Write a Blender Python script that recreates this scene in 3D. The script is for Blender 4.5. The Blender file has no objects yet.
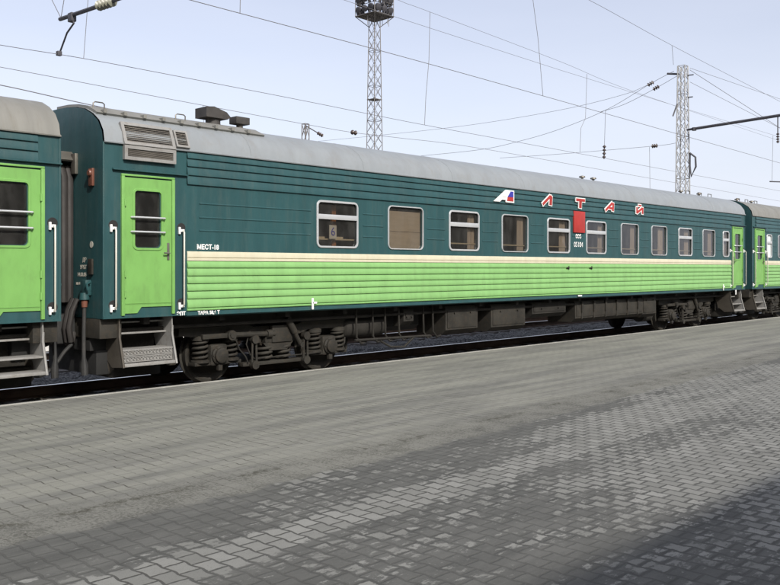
import bpy, bmesh, math, random
from mathutils import Vector, Matrix
random.seed(7)
R = math.radians
scn = bpy.context.scene
col = scn.collection

# ------------------------------------------------------------------ camera model of the photograph
F, VPX, HOR = 864.0, 1208.0, 268.0
TAN = (VPX-390.0)/F
PSI = math.atan(TAN); CP, SP = math.cos(PSI), math.sin(PSI)
CAMZ = 1.78
D0 = 11.6            # near flank of the train
RAILZ = -0.155       # top of rail
def P(u, y, D):      # point at distance D from the viewer, measured across the tracks
    return Vector((F*D/CP**2/(VPX-u) - D*TAN, D, CAMZ + (HOR-y)/(VPX-u)*D/CP))
def Q(u, y, X):      # point in the plane across the tracks at X
    t = (u-390.0)/F
    Y = X*(SP - t*CP)/(CP + t*SP)
    z = X*CP + Y*SP
    return Vector((X, Y, CAMZ + (HOR-y)/F*z))

# ------------------------------------------------------------------ materials
class NB:
    def __init__(s, name):
        s.m = bpy.data.materials.new(name); s.m.use_nodes = True
        s.t = s.m.node_tree; s.t.nodes.clear()
        s.out = s.t.nodes.new('ShaderNodeOutputMaterial')
    def n(s, typ, **kw):
        nd = s.t.nodes.new(typ)
        for k, v in kw.items():
            if k in nd.inputs: s.set(nd.inputs[k], v)
            else: setattr(nd, k, v)
        return nd
    def set(s, sock, v):
        if isinstance(v, bpy.types.NodeSocket): s.t.links.new(v, sock)
        else:
            if hasattr(sock, 'default_value'):
                try: sock.default_value = v
                except Exception: sock.default_value = tuple(v)+(1,)
    def math(s, op, a, b=0.0, c=None, clamp=False):
        nd = s.t.nodes.new('ShaderNodeMath'); nd.operation = op; nd.use_clamp = clamp
        s.set(nd.inputs[0], a); s.set(nd.inputs[1], b)
        if c is not None: s.set(nd.inputs[2], c)
        return nd.outputs[0]
    def mix(s, f, a, b, mode='MIX'):
        nd = s.t.nodes.new('ShaderNodeMix'); nd.data_type = 'RGBA'; nd.blend_type = mode
        s.set(nd.inputs[0], f)
        for i, v in ((6, a), (7, b)):
            if isinstance(v, bpy.types.NodeSocket): s.t.links.new(v, nd.inputs[i])
            else: nd.inputs[i].default_value = tuple(v)[:3]+(1,)
        return nd.outputs[2]
    def noise(s, vec, scale, detail=4, rough=.6, dist=0):
        nd = s.n('ShaderNodeTexNoise'); nd.inputs['Scale'].default_value = scale
        nd.inputs['Detail'].default_value = detail; nd.inputs['Roughness'].default_value = rough
        nd.inputs['Distortion'].default_value = dist
        s.t.links.new(vec, nd.inputs['Vector']); return nd.outputs[0]
    def ramp(s, v, lo, hi):   # smooth step
        nd = s.n('ShaderNodeMapRange'); nd.interpolation_type = 'SMOOTHSTEP'
        s.set(nd.inputs[0], v); s.set(nd.inputs[1], lo); s.set(nd.inputs[2], hi)
        return nd.outputs[0]
    def mapping(s, vec, scale):
        nd = s.n('ShaderNodeMapping'); nd.inputs['Scale'].default_value = scale
        s.t.links.new(vec, nd.inputs['Vector']); return nd.outputs[0]
    def pos(s):
        return s.n('ShaderNodeNewGeometry').outputs['Position']

def pbr(name, c, rough=.5, metal=0., var=.12, dirt=None, dscale=1.2, damt=.35, stretch=(1,1,1), bump=.0, bscale=30, coat=0, spec=.5, fine=0.0):
    b = NB(name); p = b.pos()
    pr = b.n('ShaderNodeBsdfPrincipled')
    v = b.noise(b.mapping(p, stretch), 2.3, 5)
    lo = tuple(x*(1-var) for x in c); hi = tuple(min(1, x*(1+var)) for x in c)
    colr = b.mix(b.ramp(v, .3, .7), lo, hi)
    if dirt:
        dn = b.noise(b.mapping(p, stretch), dscale*4, 6, .68)
        colr = b.mix(b.math('MULTIPLY', b.ramp(dn, .45, .75), damt), colr, dirt)
    if fine:
        fn = b.noise(p, 55, 3)
        colr = b.mix(b.math('MULTIPLY', b.ramp(fn, .4, .7), fine), colr, tuple(x*.45 for x in c))
    b.set(pr.inputs['Base Color'], colr)
    rn = b.noise(p, 6, 4)
    b.set(pr.inputs['Roughness'], b.math('MULTIPLY_ADD', rn, .25, rough-.12))
    pr.inputs['Metallic'].default_value = metal
    pr.inputs['Specular IOR Level'].default_value = spec
    pr.inputs['Coat Weight'].default_value = coat
    if bump:
        bn = b.noise(p, bscale, 4)
        bp = b.n('ShaderNodeBump'); bp.inputs['Strength'].default_value = 1; bp.inputs['Distance'].default_value = bump
        b.t.links.new(bn, bp.inputs['Height']); b.t.links.new(bp.outputs[0], pr.inputs['Normal'])
    b.t.links.new(pr.outputs[0], b.out.inputs[0])
    return b.m

ST = (.35, .35, 2.2)
M = {}
M['teal'] = pbr('teal_paint', (.0195, .064, .069), .46, var=.10, dirt=(.055, .085, .08), damt=.45, stretch=(2.2, 2.2, .3), bump=.010, bscale=1.3, spec=.4)
M['green'] = pbr('light_green_paint', (.19, .375, .13), .48, var=.06, dirt=(.15, .26, .10), damt=.45, stretch=(1.6, 1.6, .35), bump=.008, bscale=1.3, spec=.35)
M['door_green'] = pbr('door_green_paint', (.16, .345, .09), .46, var=.06, dirt=(.115, .22, .065), damt=.4, stretch=(1.5, 1.5, .6), bump=.008, bscale=1.6, spec=.35)
M['cream'] = pbr('cream_paint', (.56, .525, .395), .45, var=.05, dirt=(.5, .4, .27), damt=.3, stretch=(2, 2, .5))
M['roof_grey'] = pbr('roof_grey_paint', (.215, .232, .243), .42, var=.06, dirt=(.18, .175, .165), damt=.45, stretch=(1.2, .6, .6), bump=.004, bscale=1.3, spec=.5)
M['roof_tan'] = pbr('roof_tan_paint', (.178, .174, .156), .5, var=.08, dirt=(.13, .118, .09), damt=.5, stretch=(2.2, .35, .35), bump=.005, bscale=1.6)
M['under'] = pbr('underframe_grime', (.025, .023, .020), .8, var=.3, dirt=(.014, .013, .011), damt=.7, bump=.004, bscale=40, spec=.25)
M['bogie'] = pbr('bogie_grime', (.026, .024, .020), .72, var=.3, dirt=(.06, .045, .03), damt=.45, dscale=3, bump=.004, bscale=45, spec=.3)
M['black'] = pbr('black_rubber', (.02, .02, .02), .7, var=.3, dirt=(.05, .045, .04), damt=.5)
M['bellow'] = pbr('bellows_rubber', (.020, .017, .016), .65, var=.3, dirt=(.035, .03, .026), damt=.5)
M['steel'] = pbr('worn_tread_steel', (.16, .15, .13), .5, metal=.6, var=.2, dirt=(.09, .06, .04), damt=.5)
M['rail'] = pbr('rail_rust', (.10, .065, .045), .7, metal=.2, var=.2, dirt=(.05, .035, .03), damt=.5)
M['railtop'] = pbr('polished_rail_head', (.75, .75, .74), .3, metal=.9, var=.1)
M['white'] = pbr('white_paint', (.78, .78, .76), .45, var=.04)
M['offwhite'] = pbr('handrail_white', (.50, .48, .42), .4, var=.06, dirt=(.4, .36, .28), damt=.3)
M['alu'] = pbr('window_aluminium', (.52, .53, .54), .38, metal=.35, var=.06)
M['stepgrey'] = pbr('step_grey_paint', (.235, .23, .22), .55, var=.08, dirt=(.14, .12, .1), damt=.6, dscale=3)
M['stepback'] = pbr('step_brown', (.062, .053, .041), .7, var=.15, dirt=(.03, .025, .02), damt=.6)
M['red'] = pbr('red_paint', (.36, .030, .024), .5, var=.14, dirt=(.24, .03, .025), damt=.5, dscale=.8)
M['blue'] = pbr('blue_paint', (.035, .035, .30), .5, var=.05)
M['orange'] = pbr('lamp_orange', (.15, .06, .04), .4, var=.1)
M['louver'] = pbr('louvre_grille', (.15, .135, .115), .6, var=.12, dirt=(.06, .05, .045), damt=.6)
M['dark'] = pbr('dark_recess', (.012, .012, .012), .8, var=.1)
M['vent'] = pbr('vent_black', (.035, .032, .03), .7, var=.3, dirt=(.10, .08, .06), damt=.5)
M['wire'] = pbr('copper_wire', (.13, .125, .13), .6, var=.1)
M['galv'] = pbr('galvanised_steel', (.13, .122, .12), .6, metal=.2, var=.15, dirt=(.11, .085, .07), damt=.4, dscale=.4)
M['galvlight'] = pbr('pale_mast_paint', (.27, .27, .27), .6, var=.12, dirt=(.18, .16, .15), damt=.4, dscale=.4)
M['darksteel'] = pbr('dark_tube_steel', (.05, .048, .055), .6, var=.15)
M['insul'] = pbr('insulator_porcelain', (.19, .19, .145), .35, var=.15, dirt=(.1, .09, .06), damt=.5)
M['insuldark'] = pbr('insulator_dark', (.05, .035, .03), .35, var=.15)
M['curtain'] = pbr('curtain_cloth', (.50, .42, .34), .9, var=.12, stretch=(14, 14, .4))
M['blind'] = pbr('window_blind', (.42, .355, .275), .9, var=.05, stretch=(1, 1, 6))
M['inner'] = pbr('interior_panel', (.21, .18, .155), .6, var=.2)
M['table'] = pbr('table_edge', (.45, .38, .26), .5, var=.1)
M['wood'] = pbr('interior_wood', (.30, .12, .04), .5, var=.15)
M['frost'] = pbr('frosted_pane', (.62, .66, .66), .35, var=.05)
M['sleeper'] = pbr('sleeper_concrete', (.14, .125, .11), .85, var=.2, dirt=(.06, .05, .045), damt=.6, dscale=3)
M['wall'] = pbr('station_render', (.45, .40, .30), .8, var=.1)
M['island'] = pbr('pale_concrete', (.56, .55, .53), .85, var=.08, dirt=(.4, .38, .35), damt=.4)
M['kerb'] = pbr('kerb_concrete', (.36, .35, .31), .85, var=.12, dirt=(.2, .19, .17), damt=.5, dscale=2, fine=.3)
M['earth'] = pbr('far_earth', (.12, .11, .085), .9, var=.2)
M['lampglass'] = pbr('lamp_glass', (.10, .11, .12), .15, var=.1)

def glass():
    b = NB('window_glass')
    tr = b.n('ShaderNodeBsdfTransparent'); tr.inputs[0].default_value = (.62, .60, .57, 1)
    gl = b.n('ShaderNodeBsdfGlossy'); gl.inputs['Roughness'].default_value = .04
    fr = b.n('ShaderNodeFresnel'); fr.inputs[0].default_value = 1.45
    bn = b.noise(b.pos(), 1.6, 2)
    bp = b.n('ShaderNodeBump'); bp.inputs['Distance'].default_value = .004
    b.t.links.new(bn, bp.inputs['Height']); b.t.links.new(bp.outputs[0], gl.inputs['Normal'])
    mx = b.n('ShaderNodeMixShader')
    b.set(mx.inputs[0], b.math('MULTIPLY', fr.outputs[0], 1.5, clamp=True))
    b.t.links.new(tr.outputs[0], mx.inputs[1]); b.t.links.new(gl.outputs[0], mx.inputs[2])
    df = b.n('ShaderNodeBsdfDiffuse'); df.inputs[0].default_value = (.42, .41, .39, 1)
    m2 = b.n('ShaderNodeMixShader')
    b.set(m2.inputs[0], b.math('MULTIPLY_ADD', b.ramp(b.noise(b.mapping(b.pos(), (2, 2, .8)), 3, 4), .35, .7), .04, .022))
    b.t.links.new(mx.outputs[0], m2.inputs[1]); b.t.links.new(df.outputs[0], m2.inputs[2])
    b.t.links.new(m2.outputs[0], b.out.inputs[0])
    return b.m
M['glass'] = glass()

def gravel():
    b = NB('ballast_gravel'); p = b.pos()
    vo = b.n('ShaderNodeTexVoronoi'); vo.inputs['Scale'].default_value = 17
    b.t.links.new(p, vo.inputs['Vector'])
    sep = b.n('ShaderNodeSeparateColor'); b.t.links.new(vo.outputs['Color'], sep.inputs[0])
    c = b.mix(sep.outputs[0], (.12, .114, .104), (.26, .25, .23))
    c = b.mix(b.ramp(vo.outputs['Distance'], .35, .7), c, (.03, .03, .03))
    c = b.mix(b.math('MULTIPLY', b.ramp(b.noise(p, .7, 4), .45, .7), .4), c, (.09, .075, .06))
    pr = b.n('ShaderNodeBsdfPrincipled'); pr.inputs['Roughness'].default_value = .9
    b.set(pr.inputs['Base Color'], c)
    bp = b.n('ShaderNodeBump'); bp.inputs['Distance'].default_value = .06; bp.invert = True
    b.t.links.new(vo.outputs['Distance'], bp.inputs['Height']); b.t.links.new(bp.outputs[0], pr.inputs['Normal'])
    b.t.links.new(pr.outputs[0], b.out.inputs[0]); return b.m
M['gravel'] = gravel()

def paving():
    b = NB('interlocking_pavers'); p = b.pos()
    sp = b.n('ShaderNodeSeparateXYZ'); b.t.links.new(p, sp.inputs[0])
    x, y = sp.outputs[0], sp.outputs[1]
    wob = b.math('SUBTRACT', b.noise(p, .9, 2), .5)
    TAU = 2*math.pi
    wv = b.math('MULTIPLY', b.math('COSINE', b.math('MULTIPLY', y, TAU/.17)), b.math('COSINE', b.math('MULTIPLY', x, math.pi/.14)))
    u = b.math('ADD', y, b.math('ADD', b.math('MULTIPLY', wob, .02), b.math('MULTIPLY', b.math('SUBTRACT', b.noise(p, 14, 2), .5), .02)))
    v = b.math('ADD', b.math('ADD', b.math('ADD', x, b.math('MULTIPLY', b.math('SUBTRACT', b.noise(p, 17, 3), .5), .018)), b.math('MULTIPLY', wv, -.0065)), b.math('MULTIPLY', wob, .04))
    cb = b.n('ShaderNodeCombineXYZ'); b.set(cb.inputs[0], u); b.set(cb.inputs[1], v)
    br = b.n('ShaderNodeTexBrick'); br.offset = .5
    br.inputs['Color1'].default_value = (0, 0, 0, 1); br.inputs['Color2'].default_value = (1, 1, 1, 1)
    br.inputs['Mortar'].default_value = (.5, .5, .5, 1)
    br.inputs['Scale'].default_value = 1; br.inputs['Mortar Size'].default_value = .0105
    br.inputs['Mortar Smooth'].default_value = .35
    br.inputs['Brick Width'].default_value = .17; br.inputs['Row Height'].default_value = .14
    b.t.links.new(cb.outputs[0], br.inputs['Vector'])
    joint = br.outputs['Fac']
    b2 = b.n('ShaderNodeTexBrick'); b2.offset = .5
    for k_, v_ in (('Scale', 1), ('Mortar Size', .029), ('Mortar Smooth', 1.), ('Brick Width', .17), ('Row Height', .14)): b2.inputs[k_].default_value = v_
    b.t.links.new(cb.outputs[0], b2.inputs['Vector']); near = b2.outputs['Fac']
    rnd = b.n('ShaderNodeSeparateColor'); b.t.links.new(br.outputs['Color'], rnd.inputs[0]); rnd = rnd.outputs[0]
    # where each kind of wear lies (across the platform)
    yb = b.math('SUBTRACT', y, b.math('MULTIPLY', b.math('MAXIMUM', b.math('SUBTRACT', x, 6.), 0.), .05))
    edge = b.math('ADD', yb, b.math('MULTIPLY', b.math('SUBTRACT', b.noise(p, 3.5, 5), .5), .35))
    far = b.ramp(edge, 5.52, 5.62)
    streak = b.noise(b.mapping(p, (.16, 1.5, 1)), 1.7, 6, .62)
    patch = b.noise(b.mapping(p, (.30, 1.0, 1)), 1.1, 7, .72)
    fine = b.noise(p, 42, 4, .7)
    grain = b.noise(p, 170, 2, .6)
    # far zone: worn pavers under a film of sand
    cf = b.mix(b.ramp(streak, .35, .68), (.222, .220, .190), (.13, .129, .118))
    cf = b.mix(b.math('MULTIPLY', rnd, .22), cf, (.26, .255, .235))
    row = b.ramp(b.math('ABSOLUTE', b.math('SUBTRACT', b.math('FRACT', b.math('DIVIDE', v, .14)), .5)), .435, .475)
    jm = b.math('MULTIPLY', b.ramp(b.noise(b.mapping(p, (.8, 1.3, 1)), 2.2, 5, .72), .46, .58), b.math('MAXIMUM', row, b.math('MULTIPLY', joint, .35)))
    cf = b.mix(b.math('MULTIPLY', jm, .88), cf, (.055, .05, .042))
    cf = b.mix(b.math('MULTIPLY', joint, .22), cf, (.08, .075, .065))
    # sandy strip beside the boundary
    sand = b.math('MULTIPLY', b.ramp(edge, 5.5, 5.6), b.math('SUBTRACT', 1., b.ramp(edge, 5.95, 6.5)))
    cf = b.mix(b.math('MULTIPLY', sand, .62), cf, b.mix(b.ramp(b.math('ADD', b.math('MULTIPLY', b.noise(p, 38, 5, .78), .75), b.math('MULTIPLY', b.noise(p, 3, 4), .35)), .52, .62), (.168, .164, .146), (.05, .048, .041)))
    crack = b.math('SUBTRACT', 1., b.ramp(b.math('ABSOLUTE', b.math('SUBTRACT', b.math('ADD', edge, b.math('MULTIPLY', fine, .2)), 6.1)), .0, .085))
    crack = b.math('MULTIPLY', crack, b.math('MULTIPLY', b.ramp(b.noise(p, 2.1, 3), .46, .58), b.ramp(b.noise(p, 13, 5, .75), .40, .56)))
    cf = b.mix(b.math('MULTIPLY', crack, .8), cf, (.045, .042, .03))
    # near zone: pale worn tops, dark grime in joints and patches
    cn = b.mix(rnd, (.175, .174, .160), (.25, .248, .230))
    lane = b.math('SUBTRACT', 1., b.ramp(b.math('ABSOLUTE', b.math('SUBTRACT', edge, 4.47)), .1, .24))
    isl = b.noise(b.mapping(p, (6., 13., 1)), 1.0, 6, .74)
    isl2 = b.noise(b.mapping(p, (.7, 2.6, 1)), 1.6, 5, .68)
    g = b.math('ADD', b.math('MULTIPLY_ADD', b.math('SUBTRACT', patch, .5), 1.35, .45), b.math('MULTIPLY', b.math('SUBTRACT', rnd, .5), .10))
    g = b.math('ADD', g, b.math('MULTIPLY', b.math('SUBTRACT', isl, .5), .75))
    g = b.math('ADD', g, b.math('MULTIPLY', b.math('SUBTRACT', isl2, .5), .45))
    g = b.math('ADD', g, b.math('MULTIPLY', b.math('SUBTRACT', fine, .5), .16))
    g = b.math('ADD', g, b.math('ADD', b.math('MULTIPLY', joint, .1), b.math('MULTIPLY', near, .17)))
    g = b.math('SUBTRACT', g, b.math('MULTIPLY', lane, .30))
    g = b.math('ADD', g, b.math('MULTIPLY', b.ramp(edge, 4.9, 5.45), .13))
    g = b.math('SUBTRACT', g, b.math('MULTIPLY', b.ramp(x, 4.5, 11.), .17))
    dirt = b.ramp(g, .40, .478)
    cn = b.mix(b.math('MULTIPLY', joint, .92), cn, (.056, .054, .049))
    cn = b.mix(b.math('MULTIPLY', dirt, .93), cn, b.mix(b.math('MULTIPLY', joint, .3), b.mix(b.ramp(isl2, .3, .7), (.066, .066, .062), (.112, .111, .103)), (.05, .049, .045)))
    cn = b.mix(b.math('MULTIPLY', b.ramp(isl, .4, .7), .18), cn, (.11, .108, .10))
    c = b.mix(far, cn, cf)
    speck = b.ramp(b.noise(p, 75, 3, .75), .60, .68)
    c = b.mix(b.math('MULTIPLY', speck, .55), c, (.05, .048, .043))
    pale = b.ramp(b.noise(p, 60, 3, .75), .62, .70)
    c = b.mix(b.math('MULTIPLY', pale, .3), c, (.27, .265, .25))
    c = b.mix(b.math('MULTIPLY', b.ramp(grain, .42, .66), .16), c, (.06, .058, .052))
    pr = b.n('ShaderNodeBsdfPrincipled'); pr.inputs['Roughness'].default_value = .88
    pr.inputs['Specular IOR Level'].default_value = .25
    b.set(pr.inputs['Base Color'], c)
    hgt = b.math('SUBTRACT', b.math('MULTIPLY', fine, .25), b.math('MULTIPLY', joint, b.math('SUBTRACT', 1.0, b.math('MULTIPLY', far, .72))))
    hgt = b.math('ADD', hgt, b.math('MULTIPLY', rnd, .22))
    bp = b.n('ShaderNodeBump'); bp.inputs['Distance'].default_value = .0035; bp.inputs['Strength'].default_value = .8
    b.t.links.new(hgt, bp.inputs['Height']); b.t.links.new(bp.outputs[0], pr.inputs['Normal'])
    b.t.links.new(pr.outputs[0], b.out.inputs[0]); return b.m
M['paving'] = paving()

# ------------------------------------------------------------------ mesh helpers
def quadbox(bm, x0, x1, y0, y1, z0, z1, bev=0):
    vs = [bm.verts.new((x, y, z)) for z in (z0, z1) for y in (y0, y1) for x in (x0, x1)]
    fs = [(0,2,3,1), (4,5,7,6), (0,1,5,4), (2,6,7,3), (0,4,6,2), (1,3,7,5)]
    faces = [bm.faces.new([vs[i] for i in f]) for f in fs]
    if bev:
        es = list({e for f in faces for e in f.edges})
        bmesh.ops.bevel(bm, geom=es, offset=bev, segments=2, affect='EDGES', profile=.6)
def tube(bm, pts, r, seg=8, cap=True):
    pts = [Vector(p) for p in pts]; rings = []
    rs = r if isinstance(r, (list, tuple)) else [r]*len(pts)
    up = None
    for i, p in enumerate(pts):
        a = pts[max(i-1, 0)]; c = pts[min(i+1, len(pts)-1)]
        t = (c-a).normalized()
        if up is None:
            up = Vector((0, 0, 1)) if abs(t.z) < .9 else Vector((1, 0, 0))
        s = t.cross(up)
        if s.length < 1e-5: s = t.orthogonal()
        s.normalize(); up = s.cross(t).normalized()
        rings.append([bm.verts.new(p + (s*math.cos(k*2*math.pi/seg) + up*math.sin(k*2*math.pi/seg))*rs[i]) for k in range(seg)])
    for a, c in zip(rings, rings[1:]):
        for k in range(seg):
            bm.faces.new((a[k], a[(k+1) % seg], c[(k+1) % seg], c[k]))
    if cap:
        bm.faces.new(rings[0][::-1]); bm.faces.new(rings[-1])
def lathe(bm, prof, axis_o, axis='y', seg=32, cap=True):   # prof: (distance along axis, radius)
    o = Vector(axis_o)
    ax = {'x': Vector((1,0,0)), 'y': Vector((0,1,0)), 'z': Vector((0,0,1))}[axis]
    s = {'x': Vector((0,1,0)), 'y': Vector((1,0,0)), 'z': Vector((1,0,0))}[axis]; w = ax.cross(s)
    rings = [[bm.verts.new(o + ax*d + (s*math.cos(k*2*math.pi/seg)+w*math.sin(k*2*math.pi/seg))*max(r, .0005)) for k in range(seg)] for d, r in prof]
    for a, c in zip(rings, rings[1:]):
        for k in range(seg): bm.faces.new((a[k], a[(k+1) % seg], c[(k+1) % seg], c[k]))
    if cap: bm.faces.new(rings[0][::-1]); bm.faces.new(rings[-1])
def bar(bm, a, b_, w, h=None):    # square bar between two points
    tube(bm, [a, b_], (w*.7071), 4)
def prism_y(bm, poly, y0, y1):    # polygon in XZ extruded along Y
    a = [bm.verts.new((x, y0, z)) for x, z in poly]; c = [bm.verts.new((x, y1, z)) for x, z in poly]
    n = len(poly); bm.faces.new(a); bm.faces.new(c[::-1])
    for i in range(n): bm.faces.new((a[i], c[i], c[(i+1) % n], a[(i+1) % n]))
def prism_x(bm, poly, x0, x1):    # polygon in YZ extruded along X
    a = [bm.verts.new((x0, y, z)) for y, z in poly]; c = [bm.verts.new((x1, y, z)) for y, z in poly]
    n = len(poly); bm.faces.new(a); bm.faces.new(c[::-1])
    for i in range(n): bm.faces.new((a[i], c[i], c[(i+1) % n], a[(i+1) % n]))
def spring(bm, x, y, z0, z1, r, wire, turns):
    n = int(turns*14)
    tube(bm, [(x+r*math.cos(i*2*math.pi*turns/n), y+r*math.sin(i*2*math.pi*turns/n), z0+(z1-z0)*i/n) for i in range(n+1)], wire, 6)
def mesh(name, bm, mats, smooth=35, recalc=True):
    if recalc: bmesh.ops.recalc_face_normals(bm, faces=bm.faces[:])
    me = bpy.data.meshes.new(name); bm.to_mesh(me); bm.free()
    for m in (mats if isinstance(mats, (list, tuple)) else [mats]): me.materials.append(m)
    if smooth:
        me.shade_smooth(); me.set_sharp_from_angle(angle=R(smooth))
    return me
def link(name, data, parent=None, loc=(0,0,0)):
    o = bpy.data.objects.new(name, data); col.objects.link(o); o.location = loc
    if parent: o.parent = parent
    return o
def obj(name, bm, mats, parent=None, loc=(0,0,0), smooth=35, recalc=True, label=None):
    o = link(name, mesh(name, bm, mats, smooth, recalc), parent, loc)
    if label: o['label'] = label
    return o
def tag(o, label, cat, group=None, kind=None):
    o['label'] = label; o['category'] = cat
    if group: o['group'] = group
    if kind: o['kind'] = kind
    return o
def thing(name, label, cat, loc=(0,0,0), group=None):
    return tag(link(name, None, None, loc), label, cat, group)
def struct(name, bm, m, smooth=0):
    o = obj(name, bm, m, smooth=smooth); o['kind'] = 'structure'; return o
B = bmesh.new
_text_cache = {}
def text_mesh(body, size, bold=.0, sx=1.0):
    k = (body, size, bold, sx)
    if k not in _text_cache:
        cu = bpy.data.curves.new('lettering', 'FONT'); cu.body = body; cu.size = size; cu.align_x = 'CENTER'; cu.align_y = 'CENTER'
        cu.extrude = .001; cu.offset = bold
        o = bpy.data.objects.new('lettering', cu); col.objects.link(o)
        bpy.context.view_layer.update()
        me = bpy.data.meshes.new_from_object(o.evaluated_get(bpy.context.evaluated_depsgraph_get()))
        bpy.data.objects.remove(o); bpy.data.curves.remove(cu)
        for v in me.vertices: v.co.x *= sx
        _text_cache[k] = me
    return _text_cache[k].copy()
def text(body, size, m, parent, loc, rot, bold=0., sx=1., name='lettering', label=None):
    me = text_mesh(body, size, bold, sx); me.materials.clear(); me.materials.append(m)
    o = link(name, me, parent, loc); o.rotation_euler = rot
    if label: o['label'] = label
    return o
SIDE = (R(90), 0, 0); ENDL = (R(90), 0, R(-90))

def rrect(x0, x1, z0, z1, r, n=5):
    pts = []
    for cx, cz, a0 in ((x1-r, z1-r, 0), (x0+r, z1-r, 90), (x0+r, z0+r, 180), (x1-r, z0+r, 270)):
        for k in range(n):
            a = R(a0 + 90*k/(n-1)); pts.append((cx+r*math.cos(a), cz+r*math.sin(a)))
    return pts
def ring(bm, x0, x1, z0, z1, r, w, y0, y1, n=6):   # rounded frame: outer rect, width w, between y0 (front) and y1
    o = rrect(x0, x1, z0, z1, r, n); i = rrect(x0+w, x1-w, z0+w, z1-w, max(r-w, .01), n); N = len(o)
    L = [[bm.verts.new((p[0], y, p[1])) for p in q] for q, y in ((o, y1), (o, y0+.006), ([(a[0]*.85+c[0]*.15, a[1]*.85+c[1]*.15) for a, c in zip(o, i)], y0), (i, y0), (i, y1))]
    for a, c in zip(L, L[1:]+L[:1]):
        for k in range(N): bm.faces.new((a[k], a[(k+1) % N], c[(k+1) % N], c[k]))
def wall_hole(bm, X0, X1, Z0, Z1, hx0, hx1, hz0, hz1, r, y, depth):   # wall cell with one rounded opening and its reveal
    n = 5; h = rrect(hx0, hx1, hz0, hz1, r, n); N = len(h)
    outer = []
    cs = [(X1, Z1), (X0, Z1), (X0, Z0), (X1, Z0)]
    for c in range(4):
        C = cs[c]; s = h[c*n]; e = h[c*n+n-1]
        S = (C[0], s[1]) if c in (0, 2) else (s[0], C[1])
        E = (e[0], C[1]) if c in (0, 2) else (C[0], e[1])
        m1 = ((S[0]+C[0])/2, (S[1]+C[1])/2); m2 = ((E[0]+C[0])/2, (E[1]+C[1])/2)
        outer += [S, m1, C, m2, E]
    a = [bm.verts.new((p[0], y, p[1])) for p in outer]; b_ = [bm.verts.new((p[0], y, p[1])) for p in h]
    d = [bm.verts.new((p[0], y+depth, p[1])) for p in h]
    for k in range(N):
        j = (k+1) % N
        bm.faces.new((a[k], a[j], b_[j], b_[k])); bm.faces.new((b_[k], b_[j], d[j], d[k]))
def smoothline(pts, n=8):       # Catmull-Rom through the points
    p = [Vector(q) for q in pts]; p = [2*p[0]-p[1]]+p+[2*p[-1]-p[-2]]; out = []
    for i in range(1, len(p)-2):
        for k in range(n):
            t = k/n; a, b_, c, d = p[i-1:i+3]
            out.append(.5*((2*b_)+(c-a)*t+(2*a-5*b_+4*c-d)*t*t+(3*b_-a-3*c+d)*t**3))
    out.append(p[-2]); return out
def quad(bm, x0, x1, y, z0, z1):
    bm.faces.new([bm.verts.new(c) for c in ((x0, y, z0), (x1, y, z0), (x1, y, z1), (x0, y, z1))])

# ------------------------------------------------------------------ the coach, in its own frame: x along, y=-1.55 near flank, z from rail head
L2 = 11.92
ZS, ZE = 1.195, 3.768           # sill and eaves
WZ0, WZ1 = 2.300, 3.160         # window frame
ROOF = [(1.55, ZE), (1.515, 3.93), (1.40, 4.09), (1.22, 4.21), (1.0, 4.305), (.72, 4.365), (.38, 4.40), (0, 4.412)]
PROF = [(-y, z) for y, z in ROOF] + [(y, z) for y, z in ROOF[::-1]][1:]
ends = (-L2, L2)
# windows of the photographed coach: centre x, width, kind
def lx(u, D=D0): return F*D/CP**2/(VPX-u) - D*TAN - XC
XL, XR = 6.215, 30.06
XC = (XL+XR)/2
WIN = [(-7.285, 1.04, 'vent_sign'), (-5.43, 1.04, 'blind'), (-3.57, 1.04, 'vent'), (-1.70, 1.04, 'plain'), (.14, 1.02, 'vent'),
       (1.94, 1.02, 'vent'), (3.74, 1.0, 'plain'), (5.50, .98, 'plain'), (7.23, .96, 'vent'), (8.94, .94, 'plain'), (10.29, .52, 'vent_narrow')]
DOORS = [(-11.19, .90), (11.24, .88)]
UPS = [ZE, 3.651, 3.525, 3.388, 3.242]      # weatherboard-like ribs under the eaves
LOWS = [2.045, 1.935, 1.810, 1.689, 1.572, 1.449, 1.308, 1.262]

_bogie_cache = {}
def cached(key, fn, m, smooth=35):
    if key not in _bogie_cache:
        bm = B(); fn(bm); _bogie_cache[key] = mesh(key, bm, m, smooth)
    return _bogie_cache[key]

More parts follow.
